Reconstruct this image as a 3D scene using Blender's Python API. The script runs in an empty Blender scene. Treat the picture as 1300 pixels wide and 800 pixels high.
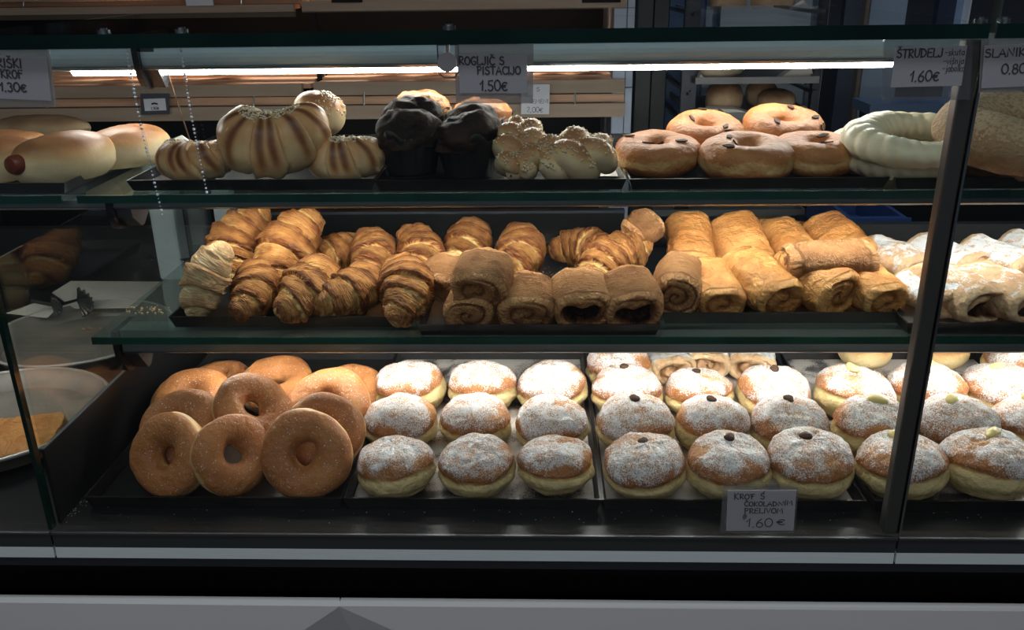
import bpy, math, random
import numpy as np
from mathutils import Vector, Matrix, noise, Quaternion

# ------------------------------------------------------------------ camera
CZ = 1.475                                   # eye height; every z below is relative to the eye and gets CZ added
F = 1108.5864
AX = (np.array([0.99948594, 0.02917512, -0.01329175]), np.array([0.00166713, 0.3667297, 0.93032604]),
      np.array([-0.03201686, 0.92986996, -0.36649254]))
sc = bpy.context.scene
COL = sc.collection
cam_d = bpy.data.cameras.new('camera')
cam = bpy.data.objects.new('camera', cam_d)
COL.objects.link(cam)
cam_d.sensor_width = 36
cam_d.lens = F / 1300 * 36
cam_d.clip_start = .02
cam.matrix_world = Matrix(((AX[0][0], AX[1][0], -AX[2][0], 0), (AX[0][1], AX[1][1], -AX[2][1], 0),
                           (AX[0][2], AX[1][2], -AX[2][2], CZ), (0, 0, 0, 1)))
sc.camera = cam
# ------------------------------------------------------------------ world, lights, exposure
w = bpy.data.worlds.new('world'); sc.world = w; w.use_nodes = True
w.node_tree.nodes['Background'].inputs[0].default_value = (.55, .68, .9, 1)
w.node_tree.nodes['Background'].inputs[1].default_value = .035
def area(name, loc, rot, sx, sy, power, col, spread=180):
    l = bpy.data.lights.new(name, 'AREA'); l.shape = 'RECTANGLE'; l.size = sx; l.size_y = sy
    l.energy = power; l.color = col; l.spread = math.radians(spread)
    o = bpy.data.objects.new(name, l); COL.objects.link(o); o.location = loc; o.rotation_euler = rot
    return o
area('shop_window_daylight', (-.3, -2.2, 2.5), (math.radians(56), 0, 0), 3.0, 1.6, 15, (.98, .97, 1))
area('shop_ceiling_lamp', (-.1, .30, 2.70), (0, 0, 0), 2.4, .2, 7, (.90, .97, 1), 150)
area('ceiling_lamp_kitchen', (1.2, 3.2, 2.9), (0, 0, 0), 1.2, .6, 9, (.75, .85, 1))
area('rack_lamp', (-.5, 2.60, 1.475 - .17), (0, 0, 0), 1.6, .04, 2.6, (1, .84, .66), 130)
area('rack_lamp_upper', (-.5, 2.60, 1.475 + .10), (0, 0, 0), 1.6, .04, 1.2, (1, .84, .66), 100)
LED = 56.0
sc.view_settings.view_transform = 'Standard'
sc.view_settings.look = 'None'
sc.view_settings.gamma = 1
sc.view_settings.exposure = 0
sc.view_settings.use_curve_mapping = False
sc.cycles.max_bounces = 8
sc.cycles.transparent_max_bounces = 16
sc.cycles.caustics_reflective = False
sc.cycles.caustics_refractive = False
sc.cycles.sample_clamp_indirect = 4

# ------------------------------------------------------------------ where things stand
def ray(px, py):
    return (px - 650) * AX[0] + (400 - py) * AX[1] + F * AX[2]
def S(px, py, z):            # point of the level plane z
    d = ray(px, py); p = d * (z / d[2]); return Vector(p)
def W(px, py, y):            # point of the upright plane at distance y
    d = ray(px, py); p = d * (y / d[1]); return Vector(p)
def XP(px, py, x):
    d = ray(px, py); return Vector(d * (x / d[0]))
def depth(p):
    return float(np.dot(np.array(p[:3]), AX[2]))
UP = Vector((0, 0, CZ))

# ------------------------------------------------------------------ tagging
TRAYS = []
def tag(o, label=None, cat=None, group=None, kind=None):
    if label: o['label'] = label
    if cat: o['category'] = cat
    if group: o['group'] = group
    if kind: o['kind'] = kind
    return o
def empty(name, loc, label, cat, group=None, kind=None):
    o = bpy.data.objects.new(name, None); COL.objects.link(o); o.location = loc
    o.empty_display_size = .02
    return tag(o, label, cat, group, kind)
def setmw(o, parent):
    if parent is not None:
        o.parent = parent
def link(name, me, parent=None, loc=None):
    o = bpy.data.objects.new(name, me); COL.objects.link(o)
    if parent is not None:
        o.parent = parent
    if loc is not None: o.location = loc
    return o

# ------------------------------------------------------------------ mesh building
class MB:
    def __init__(s): s.v = []; s.f = []; s.off = Vector((0, 0, 0))
    def box(s, x0, x1, y0, y1, z0, z1, rot=None, bevel=0):
        n = len(s.v)
        c = Vector(((x0 + x1) / 2, (y0 + y1) / 2, (z0 + z1) / 2))
        for dz in (z0, z1):
            for dy in (y0, y1):
                for dx in (x0, x1):
                    p = Vector((dx, dy, dz))
                    if rot is not None: p = c + rot @ (p - c)
                    s.v.append(p)
        for q in ((0, 2, 3, 1), (4, 5, 7, 6), (0, 1, 5, 4), (2, 6, 7, 3), (0, 4, 6, 2), (1, 3, 7, 5)):
            s.f.append(tuple(n + i for i in q))
        return s
    def prism(s, prof, x0, x1):      # profile of (y, z) swept along x
        n = len(s.v); k = len(prof)
        for x in (x0, x1):
            for (y, z) in prof: s.v.append(Vector((x, y, z)))
        for i in range(k):
            j = (i + 1) % k
            s.f.append((n + i, n + j, n + k + j, n + k + i))
        s.f.append(tuple(n + i for i in reversed(range(k))))
        s.f.append(tuple(n + k + i for i in range(k)))
        return s
    def poly(s, pts, d):             # flat polygon given thickness vector d
        n = len(s.v); k = len(pts)
        for q in (Vector((0, 0, 0)), Vector(d)):
            for p in pts: s.v.append(Vector(p) + q)
        s.f.append(tuple(n + i for i in range(k)))
        s.f.append(tuple(n + k + i for i in reversed(range(k))))
        for i in range(k):
            j = (i + 1) % k
            s.f.append((n + i, n + k + i, n + k + j, n + j))
        return s
    def tube(s, pts, r, seg=8, closed=False, cap=True, sx=1.0):
        n = len(s.v); m = len(pts)
        pts = [Vector(p) for p in pts]
        rr = r if hasattr(r, '__len__') else [r] * m
        prev = None
        for i, p in enumerate(pts):
            a = pts[(i + 1) % m] if (closed or i < m - 1) else p
            b = pts[i - 1] if (closed or i > 0) else p
            t = (a - b).normalized()
            if prev is None:
                u = t.orthogonal().normalized()
            else:
                u = (prev - t * prev.dot(t)).normalized()
            prev = u; v = t.cross(u)
            for k in range(seg):
                an = 2 * math.pi * k / seg
                s.v.append(p + u * (math.cos(an) * rr[i]) + v * (math.sin(an) * rr[i] * sx))
        for i in range(m if closed else m - 1):
            j = (i + 1) % m
            for k in range(seg):
                l = (k + 1) % seg
                s.f.append((n + i * seg + k, n + i * seg + l, n + j * seg + l, n + j * seg + k))
        if cap and not closed:
            s.f.append(tuple(n + k for k in reversed(range(seg))))
            s.f.append(tuple(n + (m - 1) * seg + k for k in range(seg)))
        return s
    def disc(s, c, r, axis, h, seg=24):
        a = Vector(axis).normalized()
        return s.tube([Vector(c), Vector(c) + a * h], r, seg)
    def build(s, name, mat, parent=None, smooth=False, bevel=0):
        me = bpy.data.meshes.new(name)
        vv = [tuple(p - s.off) for p in s.v]
        me.from_pydata(vv, [], s.f); me.materials.append(mat)
        me.validate()
        if smooth:
            me.polygons.foreach_set('use_smooth', [True] * len(me.polygons))
            try: me.set_sharp_from_angle(angle=math.radians(40))
            except Exception: pass
        o = link(name, me, parent)
        if bevel:
            b = o.modifiers.new('b', 'BEVEL'); b.width = bevel; b.segments = 2; b.limit_method = 'ANGLE'
        return o

def grid_mesh(name, P, mat, closeu, closev, shade=None, sugar=None, uv=None):
    """P: (nu, nv, 3) array"""
    nu, nv = P.shape[:2]
    iu = np.arange(nu if closeu else nu - 1); iv = np.arange(nv if closev else nv - 1)
    A, B = np.meshgrid(iu, iv, indexing='ij')
    A2 = (A + 1) % nu; B2 = (B + 1) % nv
    Fq = np.stack([A * nv + B, A * nv + B2, A2 * nv + B2, A2 * nv + B], -1).reshape(-1, 4)
    me = bpy.data.meshes.new(name)
    Q = P.reshape(-1, 3) - P.reshape(-1, 3).mean(0)
    if closev and np.einsum('ij,ij->i', Q[Fq[:, 0]], np.cross(Q[Fq[:, 1]], Q[Fq[:, 2]])).sum() < 0: Fq = Fq[:, ::-1]
    me.from_pydata(P.reshape(-1, 3).tolist(), [], Fq.tolist())
    me.polygons.foreach_set('use_smooth', np.ones(len(me.polygons), bool))
    me.materials.append(mat)
    for nm, a in (('shade', shade), ('sugar', sugar)):
        if a is not None:
            at = me.attributes.new(nm, 'FLOAT', 'POINT'); at.data.foreach_set('value', np.asarray(a, np.float32).ravel())
    if uv is not None:
        at = me.attributes.new('wrap', 'FLOAT_VECTOR', 'POINT')
        at.data.foreach_set('vector', np.asarray(uv, np.float32).reshape(-1))
    return me
def displace(P, amp, scale, seed, oct=3):
    nu, nv = P.shape[:2]
    # normals from finite differences about the centre
    du = np.gradient(P, axis=0); dv = np.roll(P, -1, 1) - np.roll(P, 1, 1)
    N = np.cross(dv, du); L = np.linalg.norm(N, axis=2, keepdims=True); N = N / np.maximum(L, 1e-12)
    off = Vector((seed * 3.17, seed * 1.31, seed * .77))
    Q = P.reshape(-1, 3); d = np.empty(len(Q))
    for i, p in enumerate(Q):
        d[i] = noise.fractal(Vector(p) * scale + off, 1.0, 2.0, oct)
    d = d.reshape(nu, nv)
    out = P - N * (d * amp)[..., None]
    for e in (0, -1):                      # poles stay one point
        if np.ptp(P[e], axis=0).max() < 6e-4: out[e] = P[e].mean(0) + (out[e + 1 if e == 0 else e - 1].mean(0) - P[e + 1 if e == 0 else e - 1].mean(0))
    return out, d
def vnoise(P, scale, seed, oct=2):
    off = Vector((seed * 2.3, seed * 5.1, seed * 1.9)); Q = P.reshape(-1, 3)
    return np.array([noise.fractal(Vector(p) * scale + off, 1.0, 2.0, oct) for p in Q]).reshape(P.shape[:2])

# ------------------------------------------------------------------ materials
def new_mat(name):
    m = bpy.data.materials.new(name); m.use_nodes = True
    nt = m.node_tree; b = nt.nodes['Principled BSDF']
    return m, nt, b
def pm(name, col, rough=.5, metal=0, spec=.5, bump=0, bscale=50, var=0, vscale=20, coat=0, stretch=None):
    m, nt, b = new_mat(name)
    b.inputs['Base Color'].default_value = (*col, 1); b.inputs['Roughness'].default_value = rough
    b.inputs['Metallic'].default_value = metal; b.inputs['Specular IOR Level'].default_value = spec
    b.inputs['Coat Weight'].default_value = coat
    tc = nt.nodes.new('ShaderNodeTexCoord'); src = tc.outputs['Object']
    if stretch:
        mp = nt.nodes.new('ShaderNodeMapping'); mp.inputs['Scale'].default_value = stretch
        nt.links.new(src, mp.inputs[0]); src = mp.outputs[0]
    if var:
        n = nt.nodes.new('ShaderNodeTexNoise'); n.inputs['Scale'].default_value = vscale; n.inputs['Detail'].default_value = 5
        nt.links.new(src, n.inputs[0])
        r = nt.nodes.new('ShaderNodeValToRGB')
        r.color_ramp.elements[0].position = .3; r.color_ramp.elements[1].position = .7
        r.color_ramp.elements[0].color = (*[c * (1 - var) for c in col], 1)
        r.color_ramp.elements[1].color = (*[min(1, c * (1 + var)) for c in col], 1)
        nt.links.new(n.outputs[0], r.inputs[0]); nt.links.new(r.outputs[0], b.inputs['Base Color'])
    if bump:
        n = nt.nodes.new('ShaderNodeTexNoise'); n.inputs['Scale'].default_value = bscale; n.inputs['Detail'].default_value = 4
        nt.links.new(src, n.inputs[0])
        bp = nt.nodes.new('ShaderNodeBump'); bp.inputs['Strength'].default_value = 1; bp.inputs['Distance'].default_value = bump
        nt.links.new(n.outputs[0], bp.inputs['Height']); nt.links.new(bp.outputs[0], b.inputs['Normal'])
    return m
def emis(name, col, s):
    m, nt, b = new_mat(name)
    b.inputs['Base Color'].default_value = (.8, .8, .8, 1)
    b.inputs['Emission Color'].default_value = (*col, 1); b.inputs['Emission Strength'].default_value = s
    return m
def glassy(name, tint=(1, 1, 1), base=.035, rough=0.0, haze=0, hcol=(.6, .62, .66)):
    m, nt, b = new_mat(name); nt.nodes.remove(b)
    out = nt.nodes['Material Output']
    tr = nt.nodes.new('ShaderNodeBsdfTransparent'); tr.inputs[0].default_value = (*tint, 1)
    gl = nt.nodes.new('ShaderNodeBsdfGlossy'); gl.inputs['Roughness'].default_value = rough; gl.inputs[0].default_value = (1, 1, 1, 1)
    lw = nt.nodes.new('ShaderNodeLayerWeight'); lw.inputs[0].default_value = .5
    pw = nt.nodes.new('ShaderNodeMath'); pw.operation = 'POWER'; pw.inputs[1].default_value = 5
    ma = nt.nodes.new('ShaderNodeMath'); ma.operation = 'MULTIPLY_ADD'; ma.inputs[1].default_value = .8; ma.inputs[2].default_value = base
    nt.links.new(lw.outputs['Facing'], pw.inputs[0]); nt.links.new(pw.outputs[0], ma.inputs[0])
    mx = nt.nodes.new('ShaderNodeMixShader'); nt.links.new(ma.outputs[0], mx.inputs[0])
    a = tr
    if haze:
        df = nt.nodes.new('ShaderNodeBsdfDiffuse'); df.inputs[0].default_value = (*hcol, 1)
        m2 = nt.nodes.new('ShaderNodeMixShader'); m2.inputs[0].default_value = haze
        nt.links.new(tr.outputs[0], m2.inputs[1]); nt.links.new(df.outputs[0], m2.inputs[2]); a = m2
    nt.links.new(a.outputs[0], mx.inputs[1]); nt.links.new(gl.outputs[0], mx.inputs[2])
    nt.links.new(mx.outputs[0], out.inputs[0])
    return m
def dough(name, stops, rough=.6, bump=.0008, bscale=120, vary=.16, vscale=35, grain=(.5, .5), sugar_col=(.80, .80, .82),
          sugar_gain=4, wrap=None, fine=600, sheen=0, seedy=0, spec=.35):
    """crust colour follows the piece's own 'shade' attribute (baked tops, pale seams), powder its 'sugar' attribute"""
    m, nt, b = new_mat(name); N = nt.nodes; L = nt.links
    b.inputs['Roughness'].default_value = rough; b.inputs['Specular IOR Level'].default_value = spec
    tc = N.new('ShaderNodeTexCoord'); at = N.new('ShaderNodeAttribute'); at.attribute_name = 'shade'
    oi = N.new('ShaderNodeObjectInfo')
    ad = N.new('ShaderNodeVectorMath'); ad.operation = 'ADD'
    L.new(tc.outputs['Object'], ad.inputs[0]); L.new(oi.outputs['Random'], ad.inputs[1])
    co = ad.outputs[0]
    n1 = N.new('ShaderNodeTexNoise'); n1.inputs['Scale'].default_value = vscale; n1.inputs['Detail'].default_value = 4; L.new(co, n1.inputs[0])
    s1 = N.new('ShaderNodeMath'); s1.operation = 'MULTIPLY_ADD'; s1.inputs[1].default_value = vary * 2; s1.inputs[2].default_value = -vary
    L.new(n1.outputs[0], s1.inputs[0])
    s2 = N.new('ShaderNodeMath'); s2.operation = 'ADD'; L.new(s1.outputs[0], s2.inputs[0]); L.new(at.outputs['Fac'], s2.inputs[1])
    last = s2.outputs[0]
    height = None
    nb = N.new('ShaderNodeTexNoise'); nb.inputs['Scale'].default_value = bscale; nb.inputs['Detail'].default_value = 6; L.new(co, nb.inputs[0])
    height = nb.outputs[0]
    if wrap:
        wa = N.new('ShaderNodeAttribute'); wa.attribute_name = 'wrap'
        mp = N.new('ShaderNodeMapping'); mp.inputs['Scale'].default_value = (wrap[0], wrap[1], 1)
        L.new(wa.outputs['Vector'], mp.inputs[0])
        mad = N.new('ShaderNodeVectorMath'); mad.operation = 'ADD'; L.new(mp.outputs[0], mad.inputs[0])
        rm = N.new('ShaderNodeMath'); rm.operation = 'MULTIPLY'; rm.inputs[1].default_value = 37; L.new(oi.outputs['Random'], rm.inputs[0])
        L.new(rm.outputs[0], mad.inputs[1])
        nw = N.new('ShaderNodeTexNoise'); nw.inputs['Scale'].default_value = 1; nw.inputs['Detail'].default_value = 4
        nw.inputs['Distortion'].default_value = 1.2; L.new(mad.outputs[0], nw.inputs[0])
        h2 = N.new('ShaderNodeMath'); h2.operation = 'MULTIPLY_ADD'; h2.inputs[1].default_value = wrap[2]
        L.new(nw.outputs[0], h2.inputs[0]); L.new(height, h2.inputs[2]); height = h2.outputs[0]
        s3 = N.new('ShaderNodeMath'); s3.operation = 'MULTIPLY_ADD'; s3.inputs[1].default_value = wrap[3]; L.new(nw.outputs[0], s3.inputs[0])
        s4 = N.new('ShaderNodeMath'); s4.operation = 'SUBTRACT'; s4.inputs[1].default_value = wrap[3] * .5
        L.new(last, s4.inputs[0]); L.new(s4.outputs[0], s3.inputs[2]); last = s3.outputs[0]
    cr = N.new('ShaderNodeValToRGB'); L.new(last, cr.inputs[0])
    el = cr.color_ramp.elements
    while len(el) > 1: el.remove(el[-1])
    el[0].position = stops[0][0]; el[0].color = (*stops[0][1], 1)
    for p, c in stops[1:]:
        e = el.new(p); e.color = (*c, 1)
    colr = cr.outputs[0]
    if grain is not None:
        su = N.new('ShaderNodeAttribute'); su.attribute_name = 'sugar'
        g1 = N.new('ShaderNodeTexNoise'); g1.inputs['Scale'].default_value = 60; g1.inputs['Detail'].default_value = 5; g1.inputs['Distortion'].default_value = .5; L.new(co, g1.inputs[0])
        g2 = N.new('ShaderNodeTexNoise'); g2.inputs['Scale'].default_value = fine; g2.inputs['Detail'].default_value = 2; L.new(co, g2.inputs[0])
        a1 = N.new('ShaderNodeMath'); a1.operation = 'MULTIPLY_ADD'; a1.inputs[1].default_value = grain[0] * 2; L.new(g1.outputs[0], a1.inputs[0]); L.new(su.outputs['Fac'], a1.inputs[2])
        a2 = N.new('ShaderNodeMath'); a2.operation = 'MULTIPLY_ADD'; a2.inputs[1].default_value = grain[1] * 2; L.new(g2.outputs[0], a2.inputs[0]); L.new(a1.outputs[0], a2.inputs[2])
        a3 = N.new('ShaderNodeMath'); a3.operation = 'SUBTRACT'; a3.inputs[1].default_value = grain[0] + grain[1] + .5; L.new(a2.outputs[0], a3.inputs[0])
        a4 = N.new('ShaderNodeMath'); a4.operation = 'MULTIPLY_ADD'; a4.inputs[1].default_value = sugar_gain; a4.inputs[2].default_value = .5; a4.use_clamp = True; L.new(a3.outputs[0], a4.inputs[0])
        # never any powder where the attribute is nil
        a5 = N.new('ShaderNodeMath'); a5.operation = 'MULTIPLY'; a5.use_clamp = True; a5.inputs[1].default_value = 6; L.new(su.outputs['Fac'], a5.inputs[0])
        a6 = N.new('ShaderNodeMath'); a6.operation = 'MULTIPLY'; L.new(a4.outputs[0], a6.inputs[0]); L.new(a5.outputs[0], a6.inputs[1])
        mx = N.new('ShaderNodeMix'); mx.data_type = 'RGBA'; L.new(a6.outputs[0], mx.inputs[0]); L.new(colr, mx.inputs[6]); mx.inputs[7].default_value = (*sugar_col, 1)
        colr = mx.outputs[2]
    L.new(colr, b.inputs['Base Color'])
    bp = N.new('ShaderNodeBump'); bp.inputs['Strength'].default_value = 1; bp.inputs['Distance'].default_value = bump
    L.new(height, bp.inputs['Height']); L.new(bp.outputs[0], b.inputs['Normal'])
    return m
M = {}
M['black'] = pm('black_gloss', (.012, .012, .014), .32, spec=.35)
M['blackm'] = pm('black_matt', (.005, .005, .006), .6, spec=.2)
M['recess'] = pm('recess_black', (.006, .006, .007), .35, spec=.3)
M['alu'] = pm('brushed_aluminium', (.16, .17, .18), .38, .75, stretch=(2, 400, 400), bump=.00005, bscale=3)
M['aluf'] = pm('anodised_front', (.80, .90, .93), .42, .1, var=.05, vscale=30, stretch=(1, 40, 40))
M['aluup'] = pm('anodised_upright', (.045, .052, .056), .45, .1, var=.06, vscale=30, stretch=(1, 40, 40))
M['alud'] = pm('dark_aluminium', (.03, .038, .05), .45, .2)
M['rail'] = pm('shelf_rail_grey', (.20, .23, .25), .38, .5, stretch=(1, 60, 60), var=.05)
M['railtop'] = pm('lamp_rail_grey', (.38, .50, .58), .36, .15, stretch=(1, 60, 60), var=.04)
M['steel'] = pm('steel', (.5, .5, .5), .3, .9, var=.15, vscale=12)
M['chrome'] = pm('chrome', (.7, .72, .75), .15, 1)
M['post'] = pm('post_dark_metal', (.075, .072, .070), .35, .25)
M['plastic'] = pm('black_plastic', (.015, .015, .017), .25)
M['bracket'] = pm('bracket_grey_plastic', (.05, .05, .052), .45)
M['green'] = pm('glass_edge_green', (.003, .020, .016), .12, spec=.8, var=.5, vscale=6)
M['greenl'] = pm('glass_edge_green_pale', (.008, .048, .036), .15, spec=.8, var=.4, vscale=9)
M['divider'] = glassy('divider_glass', (.93, .95, .94), .10)
M['glass'] = glassy('window_glass', (.98, 1, .99), .03)
M['shelfglass'] = glassy('shelf_glass', (.80, .90, .87), .05, rough=.03, haze=.10, hcol=(.25, .27, .26))
M['topglass'] = glassy('top_glass', (.93, .98, .96), .04)
M['sleeve'] = glassy('clear_sleeve', (.9, .9, .9), .05, rough=.15, haze=.42, hcol=(.55, .53, .52))
M['clear'] = glassy('clear_plastic', (.93, .93, .93), .06, rough=.05, haze=.04)
M['tray'] = pm('tray_black', (.016, .016, .018), .33, .2, var=.4, vscale=25)
M['traygrey'] = pm('tray_grey', (.10, .10, .105), .35, .7, var=.25, vscale=20)
M['paper'] = pm('white_paper', (.70, .71, .78), .7, var=.03)
M['parch'] = pm('baking_paper', (.62, .58, .53), .6, bump=.001, bscale=30, var=.08)
M['parchw'] = pm('white_baking_paper', (.80, .78, .74), .5, bump=.001, bscale=25)
M['ink'] = pm('ink', (.01, .01, .015), .6)
M['glint'] = pm('glint_white', (.85, .9, 1), .15, .3)  # pale dots that stand for reflections on the front glass
M['wood'] = pm('rack_board_wood', (.36, .27, .20), .55, var=.12, vscale=4, stretch=(1, 12, 12), bump=.0004)
M['woodl'] = pm('rack_slat_wood', (.62, .38, .25), .5, var=.2, vscale=4, stretch=(.8, 14, 14), bump=.0005)
M['panelgrey'] = pm('kick_panel_laminate', (.86, .87, .88), .45, var=.02, vscale=3)
M['led'] = emis('led_strip', (1, .97, .90), LED)
# ------------------------------------------------------------------ structure: room
def struct(name, mb, mat, kind='structure'):
    mb.off = Vector((0, 0, 0))
    for i, p in enumerate(mb.v): mb.v[i] = p + UP
    return tag(mb.build(name, mat), kind=kind)
M['floor'] = pm('floor_tiles', (.10, .095, .09), .35, var=.2, vscale=2)
M['wallb'] = pm('wall_dark_paint', (.035, .04, .05), .6, var=.15, vscale=1.5)
M['walll'] = pm('wall_white_paint', (.30, .36, .44), .6, var=.06, vscale=2)
M['ceil'] = pm('ceiling_paint', (.12, .12, .12), .8)
struct('floor', MB().box(-3, 3, -3, 4.2, -CZ - .05, -CZ), M['floor'])
struct('ceiling', MB().box(-3, 3, .2, 4.2, 1.6, 1.65), M['ceil'])
struct('wall_back', MB().box(-3, .235, 2.86, 2.94, -CZ, 1.6), M['blackm'])
struct('wall_rear_kitchen', MB().box(.235, 3, 4.0, 4.08, -CZ, 1.6), M['wallb'])
struct('wall_left', MB().box(-3.08, -3, .3, 4.2, -CZ, 1.6), M['wallb'])
struct('wall_right', MB().box(3, 3.08, .3, 4.2, -CZ, 1.6), M['wallb'])
# white tiled wall end beside the bread rack
t = empty('wall_trim', (0, 0, CZ), None, None, kind='structure'); t.name = 'trim_1'
xa = W(779, 20, 2.46).x; xb = W(806, 20, 2.46).x
MB().box(xa, xb, 2.46, 2.86, -CZ, .6).build('tiled_pier', pm('joint_grey', (.16, .18, .22), .6), t)
M['tile'] = pm('white_tile', (.42, .50, .66), .3, var=.08, vscale=3)
z = .3
while z > -1.2:
    MB().box(xa + .002, xa + .034, 2.455, 2.461, z - .148, z - .002).build('tile', M['tile'], t)
    MB().box(xa + .037, xb - .001, 2.455, 2.461, z - .148, z - .002).build('tile', M['tile'], t)
    z -= .15
# doors and wall panels of the room behind, each a real leaf
def leaf(name, px0, px1, y, col, top=.55, bot=-CZ, rough=.5, th=.04):
    return struct(name, MB().box(W(px0, 20, y).x, W(px1, 20, y).x, y, y + th, bot, top), pm(name + '_paint', col, rough, var=.05, vscale=2))
leaf('door_1', 810, 829, 3.2, (.16, .175, .18))
leaf('door_2', 831, 849, 3.2, (.15, .165, .165))
leaf('wall_panel_blue', 850, 1000, 3.6, (.11, .18, .34))
leaf('wall_panel_pale', 915, 1052, 3.5, (.40, .46, .50))
leaf('door_3', 1104, 1150, 3.5, (.36, .46, .60))
leaf('trim_2', 1098, 1103, 3.46, (.22, .17, .14), th=.06)
leaf('wall_panel_slate', 1072, 1097, 3.5, (.07, .09, .13))
leaf('wall_panel_navy', 1190, 1212, 3.5, (.03, .045, .09))
leaf('door_4', 1212, 1229, 3.5, (.25, .35, .50))
leaf('trim_3', 1229, 1231, 3.45, (.8, .85, .9), th=.06)
leaf('trim_4', 1268, 1271, 3.45, (.10, .12, .10), th=.06)

# ------------------------------------------------------------------ the display case
GY = .80; XL = -.541; XR = .383; XE = 1.25; XW = -1.35
case = empty('display_case', (0, 0, CZ), 'black and aluminium glass display case with lit glass shelves running across the picture', 'display case')
def part(mb, name, mat, parent=case, label=None, **k):
    o = mb.build(name, mat, parent, **k)
    if label: o['label'] = label
    return o
# panes: left, middle, right; a joint of 3 mm between
for (a, b) in ((XW, XL - .0025), (XL + .0025, XR - .003), (XR + .003, XE)):
    g = part(MB().box(a, b, GY - .004, GY + .004, -.568, -.060), 'front_glass', M['glass'])
    tg = part(MB().box(a, b, GY - .012, 1.24, -.057, -.047), 'top_glass', M['topglass'])
    part(MB().box(a, b, GY - .0145, GY - .0122, -.0585, -.0465), 'glass_edge', M['green'], tg)
part(MB().box(XL - .0022, XL + .0022, GY - .0045, GY + .0045, -.568, -.0595), 'glass_joint', M['green'], label='dark green glass edge')
# upright at the right-hand joint: dark post with a bright edge
xt_ = W(1241, 45, GY).x; xb_ = W(1132, 672, GY).x
def leaning(a, b, y0, y1):
    mb = MB().box(0, 1, y0, y1, -.568, -.0595)
    for v in mb.v: v.x = (xb_ if v.z < -.3 else xt_) + (a if v.x < .5 else b)
    return mb
part(leaning(-.0095, .0055, GY - .003, GY + .012), 'upright_post', M['post'], bevel=.002)
part(leaning(.0062, .0084, GY - .005, GY + .006), 'upright_edge', M['chrome'], label='bright chrome edge of the upright')
# front frame below the glass, split at the joints
zr = W(72, 690.5, GY).z
p3 = XP(71, 708, XL)
prof_up = [(GY - .0042, -.572), (GY - .006, -.572), (GY - .006, zr), (GY - .0042, zr)]
prof_lo = [(GY + .02, zr), (GY - .006, zr), (p3.y, p3.z), (GY + .02, p3.z)]
for (a, b) in ((XW, XL - .0012), (XL + .0012, XR - .0012), (XR + .0012, XE)):
    part(MB().prism(prof_up, a, b), 'frame_upper', M['aluup'])
    part(MB().prism([(GY - .0045, -.5700), (GY - .0075, -.5700), (GY - .0075, -.5722), (GY - .0045, -.5722)], a, b), 'frame_bead', M['alu'])
    part(MB().prism(prof_lo, a, b), 'frame_lower', M['aluf'], label='bright satin aluminium strip')
zb = W(300, 721, p3.y + .01).z
part(MB().prism([(p3.y + .10, p3.z - .001), (p3.y + .006, p3.z - .001), (p3.y + .012, zb), (p3.y + .10, zb)], XW, XE), 'frame_skirt', M['alud'])
ky = p3.y + .02
zk0 = W(0, 755, ky).z
part(MB().box(XW, XE, ky + .03, ky + .08, zk0 - .02, zb), 'recess_band', M['recess'])
# kick panels with folded facets round the joint
A_ = W(432, 757, ky); B_ = W(446, 800, ky)
sl = (B_.x - A_.x) / (B_.z - A_.z)
bot = -1.30
def seamx(z): return A_.x + sl * (z - A_.z)
L0 = W(369, 800, ky); R0 = W(527, 800, ky)
# left: points go along the line apex -> L0, continued
def along(P, k): return Vector((A_.x + (P.x - A_.x) * k, ky, A_.z + (P.z - A_.z) * k))
for side in (0, 1):
    mbp = MB()
    if side == 0:
        a = Vector((A_.x - .001, ky, zk0)); c = along(L0, 5); d = Vector((seamx(c.z) - .0012, ky + .13, c.z))
        v = [Vector((XW, ky, zk0)), a, c, Vector((XW, ky, c.z)), Vector((XW, ky, bot)), Vector((c.x, ky, bot)), Vector((seamx(bot) - .0012, ky + .05, bot)), d]
        f = [(0, 1, 2, 3), (1, 7, 2), (3, 2, 5, 4), (2, 7, 6, 5)]
    else:
        a = Vector((A_.x + .001, ky, zk0)); c = along(R0, 5); d = Vector((seamx(c.z) + .0012, ky + .07, c.z))
        v = [Vector((XE, ky, zk0)), a, c, Vector((XE, ky, c.z)), Vector((XE, ky, bot)), Vector((c.x, ky, bot)), Vector((seamx(bot) + .0012, ky + .05, bot)), d]
        f = [(0, 3, 2, 1), (1, 2, 7), (3, 4, 5, 2), (2, 5, 6, 7)]
    mbp.v = v; mbp.f = f
    o = part(mbp, 'kick_panel', M['panelgrey'])
    so = o.modifiers.new('s', 'SOLIDIFY'); so.thickness = .012; so.offset = -1
part(MB().box(XW, XE, ky + .09, 1.62, -CZ + .002, -.60), 'plinth', M['recess'])
# scratch on the panel
s0 = W(722, 775, ky - .0005); s1 = W(756, 773, ky - .0005)
part(MB().poly([s0, s1, s1 + Vector((0, 0, .0009)), s0 + Vector((0, 0, .0006))], (0, .0006, 0)), 'scratch', M['ink'], label='thin dark scratch')
# deck
part(MB().box(XW, XE, GY - .0041, 1.62, -.585, -.5755), 'deck', M['black'])
part(MB().box(XW, XE, 1.60, 1.62, -.575, -.45), 'rear_upstand', M['recess'])
# low black partition between the two sections
part(MB().box(XL - .0055, XL - .002, GY + .02, 1.60, -.575, -.481), 'partition', M['black'])
part(MB().box(XL - .0055, XL - .002, GY + .02, 1.60, -.4809, -.4798), 'partition_edge', M['rail'])
# divider glass above the partition
part(MB().box(XL - .0052, XL - .0022, GY + .02, 1.60, -.478, -.262), 'divider_glass', M['divider'])
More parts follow.
